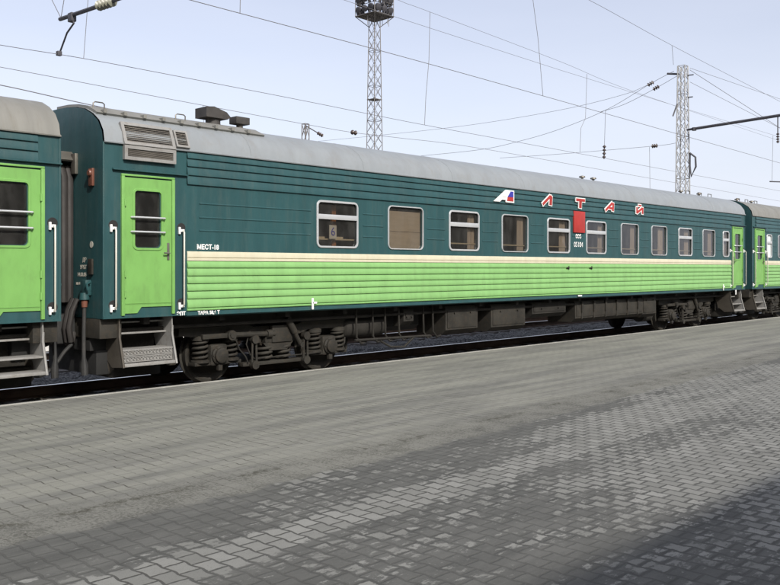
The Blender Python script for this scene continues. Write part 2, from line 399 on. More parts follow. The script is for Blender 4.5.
def bogie(parent, x0):
    def frame(bm):
        for s in (-1, 1):
            y0, y1 = sorted((s*.93, s*1.07))
            prism_y(bm, [(-2.0, .83), (-1.75, .80), (-.75, .80), (-.55, .74), (.55, .74), (.75, .80), (1.75, .80), (2.0, .83), (2.0, .95), (.62, .95), (.5, .91), (-.5, .91), (-.62, .95), (-2.0, .95)], y0, y1)
            for x in (-1.25, 1.25):                        # spring cups and horn guides
                for d in (-.30, .30):
                    lathe(bm, [(0, .15), (.06, .15), (.08, .11)], (x+d, s*1.0, .735), 'z', 16)
            for x in (-.42, .42): quadbox(bm, x-.07, x+.07, s*.90 if s > 0 else s*1.10, s*1.10 if s > 0 else s*.90, .62, .80, .012)
            prism_y(bm, [(-.34, .62), (.34, .62), (.20, .48), (-.20, .48)], s*1.08 - .06, s*1.08+.06)      # bolster end
            quadbox(bm, -.16, .30, s*1.10-.07, s*1.10+.07, .62, .92, .015)                     # leash bracket
            quadbox(bm, -.75, .75, s*1.03-.08, s*1.03+.08, .235, .30, .01)                # spring plank end
        for x in (-1.95, -.45, .45, 1.95): quadbox(bm, x-.09, x+.09, -.95, .95, .80, .93)
        quadbox(bm, -.30, .30, -1.15, 1.15, .62, .80, .02)
        quadbox(bm, -.35, .35, -.98, .98, .24, .29)
        for x in (-1.95, 1.95):                           # brake beams
            tube(bm, [(x, -.85, .52), (x, .85, .52)], .045)
            for s in (-1, 1):
                quadbox(bm, x-.06, x+.06, s*.76-.05, s*.76+.05, .34, .72, .01); tube(bm, [(x, s*.76, .9), (x, s*.76, .66)], .025, 6)
    b = link('bogie', cached('bogie_frame', frame, M['bogie']), parent, (x0, 0, 0))
    def wheelset(bm):
        for s in (-1, 1):
            o = [(-.065, .43), (-.06, .475), (.05, .468), (.06, .505), (.085, .50), (.085, .42), (.05, .39), (.035, .22), (.06, .13), (.10, .10)]
            i = [(-.065, .43), (-.05, .40), (-.02, .36), (-.015, .22), (-.07, .14), (-.09, .10)]
            pr = i[::-1] + o
            lathe(bm, [(-s*d if s > 0 else d, r) for d, r in pr] if False else [((-d) if s > 0 else d, r) for d, r in pr], (0, s*.76, .475), 'y', 40)
        lathe(bm, [(-.74, .08), (.74, .08)], (0, 0, .475), 'y', 16)
    def axlebox(bm):
        quadbox(bm, -.17, .17, -.12, .10, .30, .66, .05)
        lathe(bm, [(.0, .155), (-.13, .155), (-.15, .13), (-.19, .125), (-.20, .10)], (0, -.02, .475), 'y', 24)
        for k in range(6):
            a = k*math.pi/3; lathe(bm, [(0, .016), (-.03, .016)], (.135*math.cos(a), -.145, .475+.135*math.sin(a)), 'y', 6)
        quadbox(bm, -.47, .47, -.10, .10, .315, .375, .015)
        for d in (-.30, .30): lathe(bm, [(0, .16), (.03, .16), (.05, .12)], (d, 0, .365), 'z', 18)
        quadbox(bm, -.04, .04, -.16, -.08, .22, .33, .01)
    def coil(bm): spring(bm, 0, 0, .40, .745, .118, .024, 4.2)
    def core(bm): lathe(bm, [(0, .065), (.36, .065)], (0, 0, .39), 'z', 12)
    def bolster(bm): spring(bm, 0, 0, .30, .60, .135, .027, 3.6); spring(bm, 0, 0, .30, .60, .08, .018, 5)
    def plate(bm):
        lathe(bm, [(0, .055), (-.004, .05)], (0, -.222, .475), 'y', 14)
    for x in (-1.25, 1.25):
        link('wheelset', cached('wheelset', wheelset, [M['bogie']], 40), b, (x, 0, 0))
        for s in (-1, 1):
            a = link('axle_box', cached('axle_box', axlebox, M['bogie']), b, (x, s*1.0, 0))
            if s > 0: a.rotation_euler = (0, 0, math.pi)
            for d in (-.30, .30):
                link('axle_spring', cached('axle_spring', coil, M['bogie'], 60), b, (x+d, s*1.0, 0))
                link('spring_guide', cached('spring_guide', core, M['under']), b, (x+d, s*1.0, 0))
    for s in (-1, 1):
        for x in (-.22, .20): link('bolster_spring', cached('bolster_spring', bolster, M['bogie'], 60), b, (x, s*1.0, 0))
        def leash(bm):
            tube(bm, [(-1.02, 0, .80), (-.1, 0, .775)], .048, 10)
            lathe(bm, [(-.07, .085), (.07, .085)], (-1.05, 0, .80), 'y', 18); lathe(bm, [(-.085, .05), (.085, .05)], (-1.05, 0, .80), 'y', 12)
            lathe(bm, [(0, .075), (.10, .075)], (-.28, 0, .778), 'x', 14)
            quadbox(bm, -1.62, -1.10, -.035, .035, .76, .84, .01)
        o = link('leash_rod', cached('leash_rod', leash, M['bogie']), b, (0, s*1.15, 0))
        if s > 0: o.rotation_euler = (0, 0, 0)
        def damper(bm):
            tube(bm, [(.16, 0, 1.0), (.30, 0, .78)], .065, 12); tube(bm, [(.30, 0, .78), (.44, 0, .56)], .042, 10)
            lathe(bm, [(-.05, .05), (.05, .05)], (.45, 0, .55), 'y', 12); lathe(bm, [(-.05, .05), (.05, .05)], (.15, 0, 1.02), 'y', 12)
        link('damper', cached('damper', damper, M['bogie']), b, (.02, s*1.20, 0))
        def hanger(bm):
            for w in (-.05, .05):
                tube(bm, [(w, 0, .28), (w*.8, 0, .68)], .02, 8)
            for z in (.26, .70): lathe(bm, [(-.05, .075), (.05, .075)], (0, 0, z), 'y', 16)
        for x in (-.55, .62): link('hanger_link', cached('hanger_link', hanger, M['bogie']), b, (x, s*1.16, 0))
        def pipe(bm):
            tube(bm, [(-.95, 0, .78), (-.85, .0, .55), (-.72, 0, .42), (-.66, 0, .30)], .014, 6)
            tube(bm, [(-.62, 0, .86), (-.70, 0, .62), (-.62, .0, .44), (-.52, 0, .36), (.9, 0, .36)], .012, 6)
            tube(bm, [(1.75, .1, .86), (1.72, .1, .5), (1.62, .1, .36), (.9, .1, .34)], .018, 6)
        link('brake_pipe', cached('brake_pipe', pipe, M['under']), b, (0, s*1.13, 0))
    return b

def steps(parent, xc, riser, inward):    # side plates, three treads; x centre of the door
    w = .44; yf = -1.56
    bm = B()
    zt = [.955+.155-.155+.01, .74, .50]
    quadbox(bm, -w, w, yf+.28, -1.0, 1.105, 1.13, .004)
    quadbox(bm, -w, w, yf+.22, -.95, .94, .965, .004)
    quadbox(bm, -w, w, yf+.02, yf+.36, .70, .725, .004)
    quadbox(bm, -w, w, yf-.06, yf+.26, .475, .52, .006)
    st = obj('boarding_step', bm, M['stepgrey'], parent, (xc, 0, 0))
    for s in (-1, 1):
        bm = B()
        prism_x(bm, [(-1.05, 1.19), (-1.50, 1.19), (-1.51, 1.05), (-1.50, .92), (-1.56, .72), (-1.625, .475), (-1.30, .45), (-1.10, .60), (-.98, .90)], s*(w+.006)-.008, s*(w+.006)+.008)
        tube(bm, [(s*(w+.006), -1.512, 1.05), (s*(w+.006), -1.507, .92), (s*(w+.006), -1.565, .72), (s*(w+.006), -1.635, .47)], .018, 6)
        o = obj('side_plate', bm, M['stepback'] if s < 0 else M['stepgrey'], st, label='dark brown side plate' if s < 0 else 'light grey side plate')  # left plate takes the darker brown, right plate the grey
    bm = B(); quadbox(bm, -w, w, -.99, -.96, .5, 1.19); obj('back_plate', bm, M['under'], st)
    if riser:
        bm = B()
        quadbox(bm, -w+.01, w-.01, yf+.03, yf+.045, .53, .725)
        for z0, z1 in ((.535, .62), (.632, .715)):          # two perforated treads folded up
            quadbox(bm, -w+.012, w-.012, yf+.018, yf+.03, z1-.012, z1); quadbox(bm, -w+.012, w-.012, yf+.018, yf+.03, z0, z0+.012)
            n = 15
            for i in range(n):
                x = -w+.05+i*(2*w-.1)/(n-1)
                for k in (0, 1):
                    z = z0+.026+k*.032
                    for q in (-1, 1): quadbox(bm, x+q*.013-.009, x+q*.013+.009, yf+.014, yf+.03, z+(k*2-1)*q*.006-.004, z+(k*2-1)*q*.006+.004)
        obj('riser_panel', bm, M['stepgrey'], st)
    return st

def handrail(parent, x, hooks=True):
    bm = B()
    z0, z1, y = 1.345, 2.515, -1.635
    tube(bm, [(0, -1.555, z0), (0, y+.02, z0), (0, y, z0+.03), (0, y, z1-.03), (0, y+.02, z1), (0, -1.555, z1)], .0135, 8)
    h = obj('handrail', bm, M['offwhite'], parent, (x, 0, 0))
    for z in (z0, z1):
        bm = B(); quadbox(bm, -.06, -.03, -1.59, -1.552, z-.055, z+.055, .006); quadbox(bm, -.028, .03, -1.60, -1.552, z-.02, z+.02, .005)
        obj('rail_bracket', bm, M['white'], h)
        bm = B(); lathe(bm, [(0, .075), (-.004, .07)], (0, -1.552, z+.045), 'y', 18); obj('rail_recess_shade', bm, M['dark'], h)  # flat near-black disc on the wall, painting the shade of a recess

def door(parent, xc, w, hinge):
    x0, x1, z0, z1 = xc-w/2, xc+w/2, 1.262, 3.295
    yf = -1.568
    wx0, wx1, wz0, wz1 = xc-.235, xc+.215, 2.235, 3.09
    bm = B()
    fw = .055
    wall_hole(bm, x0+fw, x1-fw, z0+.13, z1-.02, wx0, wx1, wz0, wz1, .06, yf, .03)
    # the lower lip of the leaf, notched to clear the folded step
    a, n_ = x0+fw, x1-fw
    prism_y(bm, [(a, z0+.10), (xc-.18, z0+.10), (xc-.12, z0+.16), (n_, z0+.16), (n_, z0+.128), (xc-.11, z0+.128)][:0] or [(a, z0), (xc-.19, z0), (xc-.12, z0+.09), (n_, z0+.09), (n_, z0+.128), (a, z0+.128)], yf, yf+.02)
    d = obj('door', bm, M['door_green'], parent)
    bm = B()
    for xx in ((x0, x0+fw-.004), (x1-fw+.004, x1)): quadbox(bm, xx[0], xx[1], yf-.018, yf+.03, z0-.03, z1, .008)
    quadbox(bm, x0, x1, yf-.012, yf+.03, z1+.001, z1+.03, .006)
    obj('door_frame', bm, M['door_green'], d)
    bm = B(); ring(bm, wx0-.035, wx1+.035, wz0-.035, wz1+.035, .085, .037, yf-.012, yf+.01); obj('window_surround', bm, M['door_green'], d)
    bm = B(); quad(bm, wx0-.01, wx1+.01, yf+.026, wz0-.01, wz1+.01); obj('door_window', bm, M['glass'], d, smooth=0, recalc=False)
    bm = B()
    for z in (2.475, 2.69): tube(bm, [(wx0-.06, yf-.01, z), (wx0-.04, yf-.045, z), (wx1+.04, yf-.045, z), (wx1+.06, yf-.01, z)], .014, 8)
    obj('guard_bar', bm, M['alu'], d)
    hx = x1-fw-.06 if hinge < 0 else x0+fw+.06
    bm = B()
    tube(bm, [(hx, yf-.002, 2.16), (hx, yf-.05, 2.16), (hx-.10*(-hinge), yf-.055, 2.165)], .012, 8)
    quadbox(bm, hx-.02, hx+.02, yf-.012, yf, 2.06, 2.32, .004)
    obj('door_handle', bm, M['steel'], d)
    hxx = x0+fw if hinge < 0 else x1-fw
    for z in (1.85, 1.55, 2.9):
        bm = B(); lathe(bm, [(-.05, .014), (.05, .014)], (hxx, yf-.02, z), 'z', 8); obj('hinge', bm, M['door_green'], d)
    bm = B(); quadbox(bm, x0+fw+.01, x1-fw-.01, yf-.006, yf, 1.405, 1.413); obj('kick_seam', bm, M['door_green'], d)
    # rain strip over the door
    bm = B(); prism_x(bm, [(-1.552, 3.40), (-1.60, 3.385), (-1.60, 3.372), (-1.552, 3.372)], xc-.59, xc+.68); obj('rain_strip', bm, M['teal'], parent)

def window(parent, xc, w, kind, z0=WZ0, z1=WZ1, rnd=None, frost=False):
    rnd = rnd or random
    x0, x1 = xc-w/2, xc+w/2
    fw = .036 if 'vent' in kind else .021
    bm = B(); ring(bm, x0, x1, z0, z1, .105, fw, -1.572, -1.545)
    f = obj('window', bm, M['alu'] if 'vent' not in kind else M['offwhite'] if False else M['alu'], parent)
    bm = B()
    if 'vent' in kind:
        zb = z1 - (z1-z0)*.345
        quadbox(bm, x0+fw-.004, x1-fw+.004, -1.568, -1.535, zb-.045, zb+.045, .006)
        obj('transom', bm, M['alu'], f); bm = B()
    quad(bm, x0+.02, x1-.02, -1.525, z0+.02, z1-.02)
    obj('pane', bm, M['frost'] if frost else M['glass'], f, smooth=0, recalc=False)
    if frost: return
    if kind == 'blind':
        bm = B(); quad(bm, x0+.03, x1-.03, -1.49, z0+.005, z1-.10); quadbox(bm, x0+.03, x1-.03, -1.50, -1.48, z0+.36, z0+.37)
        obj('blind', bm, M['blind'], f, smooth=0, label='drawn beige blind'); return
    if kind != 'vent_sign':
        for s in ((1,) if kind == 'vent_narrow' else (1, -1)):
            wd = (.26 if s > 0 else .12)*w*rnd.uniform(.8, 1.25)
            bm = B(); n = 24; xa = x1-.03 if s > 0 else x0+.03
            rows = []
            for k in range(n+1):
                xx = xa - s*wd*k/n
                pin = 1 - .0*k
                rows.append((bm.verts.new((xx, -1.44+.018*math.sin(k*1.7), z0+.04)), bm.verts.new((xx, -1.44+.014*math.sin(k*1.7+.4), z1-.04))))
            for a, c in zip(rows, rows[1:]): bm.faces.new((a[0], c[0], c[1], a[1]))
            obj('curtain', bm, M['curtain'], f)
    bm = B(); quadbox(bm, x0-.02, x1+.02, -1.46, -1.05, z0+.15, z0+.175)
    if kind == 'vent_sign':
        quadbox(bm, x0+.16, x0+.34, -1.40, -1.30, z0+.175, z0+.21); quadbox(bm, x1-.44, x1-.26, -1.42, -1.28, z0+.175, z0+.215)
    obj('window_table', bm, M['table'], f, smooth=0)
    if kind == 'vent_sign':
        bm = B(); quadbox(bm, x0+.35, x0+.53, -1.512, -1.505, z0+.17, z0+.42)
        s = obj('number_card', bm, M['offwhite'], f, smooth=0)
        text('6', .22, M['blue'], f, (x0+.44, -1.5165, z0+.295), SIDE, .0, name='numeral')
        bm = B(); quadbox(bm, x0+.52, x0+.62, -1.40, -1.36, z0+.03, z1-.06); obj('cabin_post', bm, M['wood'], f, smooth=0)

def letter(poly_groups, parent, x, z, w, h, slant, m, label):
    """strokes in a unit cell -> white backing plate a little larger, coloured strokes on it"""
    def place(px, pz): return (x + px*w + slant*pz*h, z + pz*h)
    y0 = -1.607
    bm = B()
    for st in poly_groups:
        (ax, az), (bx, bz), t = st
        a = Vector(place(ax, az)); c = Vector(place(bx, bz)); d = (c-a).normalized(); nn = Vector((-d.y, d.x))
        hw = t/2+.021; e = .021
        pts = [a-d*e+nn*hw, c+d*e+nn*hw, c+d*e-nn*hw, a-d*e-nn*hw]
        prism_y(bm, [(p.x, p.y) for p in pts][::-1], y0+.0008*len(bm.faces)/6, y0+.02)
    o = obj('letter', bm, M['white'], parent, smooth=0, label=label)
    bm = B()
    for st in poly_groups:
        (ax, az), (bx, bz), t = st
        a = Vector(place(ax, az)); c = Vector(place(bx, bz)); d = (c-a).normalized(); nn = Vector((-d.y, d.x))
        hw = t/2
        pts = [a+nn*hw, c+nn*hw, c-nn*hw, a-nn*hw]
        prism_y(bm, [(p.x, p.y) for p in pts][::-1], y0-.006+.0008*len(bm.faces)/6, y0+.001)
    obj('letter_face', bm, m, o, smooth=0)

def louvre(parent, x0, x1, pts, n):      # grille following the flank: pts = two (y,z) points bottom, top
    (ya, za), (yb, zb) = pts
    d = Vector((yb-ya, zb-za)); Ln = d.length; d /= Ln; nrm = Vector((-d.y, d.x)); nrm = nrm if nrm.x < 0 else -nrm
    def pt(t, o): return (ya+d.x*t+nrm.x*o, za+d.y*t+nrm.y*o)
    fw = .05 if x1-x0 > .5 else .03
    bm = B()
    for t0, t1, xa, xb in ((0, fw, x0, x1), (Ln-fw, Ln, x0, x1), (fw, Ln-fw, x0, x0+fw), (fw, Ln-fw, x1-fw, x1)):
        prism_x(bm, [pt(t0, -.05), pt(t1, -.05), pt(t1, .03), pt(t0, .03)], xa, xb)
    f = obj('air_intake', bm, M['stepgrey'], parent)
    bm = B()
    for k in range(n):
        t = fw+.006+(Ln-2*fw-.012)*(k+.1)/n; s = (Ln-2*fw)/n
        prism_x(bm, [pt(t, .018), pt(t+s*.55, .0), pt(t+s*.75, .0), pt(t+s*.2, .018)], x0+fw, x1-fw)
    obj('grille', bm, M['louver'], f, smooth=0)
    bm = B(); prism_x(bm, [pt(.02, -.06), pt(Ln-.02, -.06), pt(Ln-.02, -.015), pt(.02, -.015)], x0+.02, x1-.02); obj('duct', bm, M['dark'], f, smooth=0)

def coach(xc, label, roof_mat, green, mirror=False, hero=False, seed=1):
    rnd = random.Random(seed)
    root = thing('railway_coach', label, 'train coach', (xc, 13.15, RAILZ), 'coaches of the green train')
    mx = (lambda x: -x) if mirror else (lambda x: x)
    wins = sorted([(mx(x), w, k) for x, w, k in WIN])
    doors = sorted([(mx(x), w) for x, w in DOORS])
    gx0, gx1 = sorted((mx(-10.51), mx(10.72)))     # extent of green panels
    # ---- body
    bm = B()
    y = -1.55
    zu = UPS[-1]
    holes = [(x-w/2+.02, x+w/2-.02, WZ0+.02, WZ1-.02, .085) for x, w, k in wins] + [(x-.225, x+.205, 2.245, 3.08, .06) for x, w in doors]
    holes.sort()
    zm = 2.2
    quad(bm, -L2, L2, y, ZS, zm)
    xs = -L2
    for (a, c, b0, b1, r) in holes:
        m0, m1 = a-.03, c+.03
        quad(bm, xs, m0, y, zm, zu)
        wall_hole(bm, m0, m1, zm, zu, a, c, b0, b1, r, y, .07)
        xs = m1
    quad(bm, xs, L2, y, zm, zu)
    # ribs below the eaves, stopping short of the ends
    for a, c in zip(UPS, UPS[1:]):
        quad(bm, -L2, gx0-.0, y, c, a); quad(bm, gx1, L2, y, c, a)
    rx0, rx1 = gx0-.0, gx1+.0
    pr = []
    for a, c in zip(UPS, UPS[1:]): pr += [(y-.002, a-.004), (y-.012, a-.03), (y-.028, c+.018), (y-.028, c+.004), (y-.002, c)]
    lo = [bm.verts.new((rx0, p, q)) for p, q in pr]; hi = [bm.verts.new((rx1, p, q)) for p, q in pr]
    for k in range(len(pr)-1): bm.faces.new((lo[k], hi[k], hi[k+1], lo[k+1]))
    nb = -1 if mirror else 1
    ea, ec = sorted((rx1 if nb > 0 else rx0, nb*(L2-.33)))
    lo = [bm.verts.new((ea, p, q)) for p, q in pr[:15]]; hi = [bm.verts.new((ec, p, q)) for p, q in pr[:15]]
    for k in range(14): bm.faces.new((lo[k], hi[k], hi[k+1], lo[k+1]))
    # far flank, floor, ends
    bm.faces.new([bm.verts.new(c) for c in ((-L2, 1.55, ZS), (-L2, 1.55, ZE), (L2, 1.55, ZE), (L2, 1.55, ZS))])
    bm.faces.new([bm.verts.new(c) for c in ((-L2, -1.55, ZS), (-L2, 1.55, ZS), (L2, 1.55, ZS), (L2, -1.55, ZS))])
    for x in ends:
        poly = [(-1.55, ZS), (-1.55, ZE)] + [(p*1.0, q) for p, q in PROF[1:-1]] + [(1.55, ZE), (1.55, ZS)]
        bm.faces.new([bm.verts.new((x, p, q)) for p, q in poly])
    # corner pillars, slightly rounded look
    for x in ends: tube(bm, [(x-.012*(1 if x > 0 else -1), -1.545, ZS), (x-.012*(1 if x > 0 else -1), -1.545, ZE-.01)], .018, 8)
    # short swages between the windows
    edges = [gx0+.10] + [v for x, w, k in wins for v in (x-w/2, x+w/2)] + [gx1-.10]
    for a, c in zip(edges[::2], edges[1::2]):
        for z in (2.527, 2.735, 2.955):
            if c-a > .5: prism_x(bm, [(y-.0, z+.016), (y-.010, z+.004), (y-.010, z-.004), (y-.0, z-.016)], a+.13, c-.13)
    quadbox(bm, -L2, gx0-.004, y-.012, y+.02, ZS, ZS+.035); quadbox(bm, gx1+.004, L2, y-.012, y+.02, ZS, ZS+.035)
    obj('body', bm, M['teal'], root, recalc=False)
    # ---- green ribbed panel, cream waist band
    bm = B(); pr = [(y-.004, LOWS[0])]
    for a, c in zip(LOWS, LOWS[1:]):
        pr += [(y-.016, a-.022), (y-.030, (a+c)/2), (y-.034, c+.020), (y-.030, c+.006), (y-.008, c)]
    lo = [bm.verts.new((gx0, p, q)) for p, q in pr]; hi = [bm.verts.new((gx1, p, q)) for p, q in pr]
    for k in range(len(pr)-1): bm.faces.new((lo[k], hi[k], hi[k+1], lo[k+1]))
    for Lx in (lo, hi):
        bm.faces.new(Lx + [bm.verts.new((Lx[0].co.x, y, LOWS[-1])), bm.verts.new((Lx[0].co.x, y, LOWS[0]))])
    obj('ribbed_panel', bm, green, root)
    bm = B()
    prism_x(bm, [(y-.001, 2.197), (y-.016, 2.19), (y-.022, 2.15), (y-.020, 2.105), (y-.006, 2.099), (y-.006, 2.093), (y-.020, 2.088), (y-.018, 2.05), (y-.001, 2.047)], gx0, gx1)
    obj('waist_band', bm, M['cream'], root)
    bm = B(); prism_x(bm, [(y-.001, 1.258), (y-.010, 1.250), (y-.014, 1.19), (y+.05, 1.165), (y+.05, 1.258)], gx0, gx1); obj('sill', bm, M['teal'], root)
    # ---- roof
    bm = B()
    N = 40
    rows = []
    for i in range(N+1):
        x = -L2+.015+(2*L2-.03)*i/N
        rows.append([bm.verts.new((x, p*1.012, q+.006)) for p, q in PROF])
    for a, c in zip(rows, rows[1:]):
        for k in range(len(PROF)-1): bm.faces.new((a[k], a[k+1], c[k+1], c[k]))
    prism_x(bm, [(-1.552, ZE-.005), (-1.585, ZE-.012), (-1.59, ZE+.004), (-1.567, ZE+.02)], -L2+.01, L2-.01)     # gutter
    for s in (-1, 1):
        for x in (-L2+.02, L2-.02):
            pass
    for i in range(1, 9):                                   # welded seams
        x = -L2+2*L2*i/9
        tube(bm, [(x, p*1.014, q+.007) for p, q in PROF], .002, 4)
    obj('roof', bm, roof_mat, root, smooth=50)
    # ---- interior
    bm = B()
    quad(bm, -L2+.03, L2-.03, -.45, ZS+.2, ZE+.3)
    bm.faces.new([bm.verts.new(c) for c in ((-L2+.03, -1.5, 1.4), (L2-.03, -1.5, 1.4), (L2-.03, -.45, 1.4), (-L2+.03, -.45, 1.4))])
    bm.faces.new([bm.verts.new(c) for c in ((-L2+.03, -1.5, 3.75), (L2-.03, -1.5, 3.75), (L2-.03, -.45, 3.75), (-L2+.03, -.45, 3.75))])
    for (x, w, k), (x2, w2, k2) in zip(wins, wins[1:]):
        m = (x+w/2+x2-w2/2)/2; quadbox(bm, m-.03, m+.03, -1.49, -.46, 1.41, 3.74)
    for x in (gx0+.2, gx1-.2): quadbox(bm, x-.03, x+.03, -1.49, -.46, 1.41, 3.74)
    obj('interior_partition', bm, M['inner'], root, smooth=0)
    for x, w, k in wins: window(root, x, w, k if hero or k != 'vent_sign' else 'vent', rnd=rnd, frost=(k == 'vent_narrow' and not hero))
    for i, (x, w) in enumerate(doors):
        boil = (i == 0) != mirror
        door(root, x, w, -1 if i == 0 else 1)
        handrail(root, x-.57, True); handrail(root, x+.56+(.02 if i == 0 else 0), True)
        steps(root, x, hero and i == 0, i == 0)
    # ---- boiler end fittings on roof and flank
    bx = mx(-1)
    def bxr(a, c): return sorted((mx(a), mx(c)))
    a, c = bxr(-11.61, -10.74)
    louvre(root, a, c, [(-1.592, ZE-.02), (-1.455, ZE+.325)], 9)
    louvre(root, a, c, [(-1.585, ZE-.235), (-1.585, ZE-.022)], 6)
    a, c = bxr(-10.72, -10.48); louvre(root, a, c, [(-1.585, ZE+.03), (-1.47, ZE+.30)], 8)
    bm = B()
    a, c = bxr(-11.87, -8.75)
    up = [(p, q) for p, q in PROF if -1.25 < p <= 0]
    sec = [(p, q+.055) for p, q in up] + [(p, q-.02) for p, q in up[::-1]]
    sec = [(-1.27, 4.235)] + sec
    prism_x(bm, sec, a, c)
    k = 0; x = a+.1
    while x < c-.05:
        quadbox(bm, x, x+.05, -1.30, -1.19, 4.235, 4.285); x += .33
    obj('roof_cover', bm, M['roof_tan'], root, smooth=30)
    for x in (-11.72, -10.3):
        bm = B(); tube(bm, [(mx(x)-.09, -1.05, 4.33), (mx(x)-.09, -1.05, 4.405), (mx(x)-.06, -1.05, 4.425), (mx(x)+.06, -1.05, 4.425), (mx(x)+.09, -1.05, 4.405), (mx(x)+.09, -1.05, 4.33)], .010, 6)
        obj('grab_loop', bm, M['steel'], root)
    # roof ventilators
    for (x, w, zz, h, yy, hip) in ((-9.32, .50, 4.53, .16, -.55, 1), (-8.75, .30, 4.50, .13, -.55, 0)):
        bm = B()
        x = mx(x)
        lathe(bm, [(0, .15 if hip else .09), (.1, .13 if hip else .06), (zz-4.36, .13 if hip else .06)], (x, yy, 4.36), 'z', 14)
        w2 = w/2
        if hip: prism_y(bm, [(x-w2, zz), (x+w2*.8, zz), (x+w2, zz+.05), (x+w2*.7, zz+.12), (x-w2*.35, zz+.19), (x-w2, zz+.17)], yy-.17, yy+.17)
        else: quadbox(bm, x-w2, x+w2, yy-.11, yy+.11, zz, zz+h, .015)
        obj('roof_ventilator', bm, M['vent'], root)
    for x in (3.0, 3.6, 9.2, 10.6):
        bm = B(); x = mx(x)
        lathe(bm, [(0, .035), (.08, .035)], (x, -.5, 4.38), 'z', 10); lathe(bm, [(0, .04), (.015, .09), (.05, .08), (.065, .02)], (x, -.5, 4.44), 'z', 14)
        obj('roof_cowl', bm, M['vent'] if int(x*10) % 2 else M['steel'], root)
    for x in (9.3, 10.2, 11.0):
        bm = B(); tube(bm, [(mx(x)-.14, -.7, 4.37), (mx(x)-.14, -.7, 4.47), (mx(x)+.14, -.7, 4.47), (mx(x)+.14, -.7, 4.37)], .013, 6)
        obj('roof_step', bm, M['steel'], root)
    # ---- ends: bellows, lamps, coupler
    for s in ends:
        sg = 1 if s > 0 else -1
        bm = B()
        for k in range(3):
            xx = s+sg*(.055+.095*k)
            pth = [(xx, -.62, 1.42), (xx, -.62, 3.30), (xx, -.55, 3.44), (xx, -.40, 3.50), (xx, .40, 3.50), (xx, .55, 3.44), (xx, .62, 3.30), (xx, .62, 1.42)]
            tube(bm, pth, .065, 10)
        quadbox(bm, min(s, s+sg*.30), max(s, s+sg*.30), -.56, .56, 1.36, 1.44)
        obj('gangway_bellows', bm, M['bellow'], root)
        bm = B()
        prism_x(bm, [(-.74, 3.56), (-.60, 3.70), (.60, 3.70), (.74, 3.56), (.72, 3.54), (.58, 3.665), (-.58, 3.665), (-.72, 3.54)], s, s+sg*.27)
        quadbox(bm, min(s, s+sg*.05), max(s, s+sg*.05), -.80, -.66, 3.35, 3.66, .01)
        obj('gangway_hood', bm, M['steel'], root)
        for yy in (-1.24, 1.24):
            bm = B(); lathe(bm, [(sg*.03, .05), (sg*.055, .05), (sg*.07, .04)], (s, yy, 3.33), 'x', 14); quadbox(bm, min(s, s+sg*.04), max(s, s+sg*.04), yy-.06, yy+.06, 3.14, 3.40, .01)
            obj('tail_lamp', bm, M['orange'], root)
        bm = B()
        quadbox(bm, min(s-sg*.7, s+sg*.18), max(s-sg*.7, s+sg*.18), -.2, .2, .84, 1.14, .03)
        prism_x(bm, [(-.24, .86), (-.20, 1.18), (.05, 1.22), (.28, 1.16), (.30, .88), (.05, .82)], *sorted((s+sg*.10, s+sg*.335)))
        obj('coupler', bm, M['bogie'], root)
        bm = B(); quadbox(bm, min(s, s-sg*.35), max(s, s-sg*.35), -1.45, 1.45, .90, 1.19, .01); obj('headstock', bm, M['bogie'], root)
        bm = B(); quadbox(bm, *sorted((s, s+sg*.29)), -.72, .95, .80, 1.24, .03); obj('draft_gear', bm, M['black'], root)
        for q in (0, 1):
            bm = B()
            yy = -.78-.11*q
            tube(bm, [(s+sg*.06, yy, 1.47), (s+sg*.14, yy, 1.3), (s+sg*.19, yy, 1.05), (s+sg*.16, yy, .85), (s+sg*.10, yy+.1, .80), (s+sg*.02, yy+.2, .95)], .055-.01*q, 10)
            obj('brake_hose', bm, M['bellow'], root)
        bm = B(); quadbox(bm, *sorted((s, s+sg*.10)), -1.22, -1.08, 1.53, 1.76, .02); lathe(bm, [(0, .075), (.10, .065)], (s+sg*.08, -1.15, 1.47), 'z', 14)
        tube(bm, [(s+sg*.05, -1.25, 1.72), (s+sg*.12, -1.29, 1.70), (s+sg*.10, -1.29, 1.62)], .02, 6)
        k = obj('jumper_socket', bm, M['teal'], root)
        bm = B(); lathe(bm, [(0, .042), (.10, .05)], (s+sg*.08, -1.15, 1.36), 'z', 12); obj('cable_plug', bm, M['orange'], k)
        bm = B(); tube(bm, [(s+sg*.08, -1.15, 1.37), (s+sg*.09, -1.15, 1.0), (s+sg*.10, -1.17, .62), (s+sg*.09, -1.17, .50), (s+sg*.09, -1.18, .36)], [.028, .028, .03, .055, .05], 10); obj('cable', bm, M['black'], k)
        bm = B(); quadbox(bm, *sorted((s-sg*.02, s-sg*.5)), -1.12, 1.12, .70, .92, .02)
        if s < 0: quadbox(bm, *sorted((s-sg*.10, s-sg*.40)), -1.16, .4, .34, .71, .02)
        obj('brake_rigging', bm, M['dark'], root)
        if s < 0: continue
        bm = B(); pts = [(s+sg*.05, -.5, 1.0)]
        for i in range(9): t = i/8; pts.append((s-sg*.5+sg*(1.1)*t*.9, -.98+.1*t, .80-.42*math.sin(math.pi*min(1, t*1.05))))
        tube(bm, smoothline(pts[1:], 4), .028, 8); obj('drooping_cable', bm, M['black'], root)
    # ---- running gear and underfloor equipment
    bogie(root, mx(-8.34) if hero else mx(-8.4)); bogie(root, mx(8.45))
    bm = B()
    for yy in (-.55, .55): quadbox(bm, -L2+.2, L2-.2, yy-.09, yy+.09, .98, 1.19)
    for i in range(17):
        x = -L2+.8+i*1.39; quadbox(bm, x-.05, x+.05, -1.40, 1.40, 1.08, 1.19)
    quadbox(bm, -L2+.1, L2-.1, -1.12, -1.06, .98, 1.19); quadbox(bm, -L2+.1, L2-.1, 1.06, 1.12, .98, 1.19)
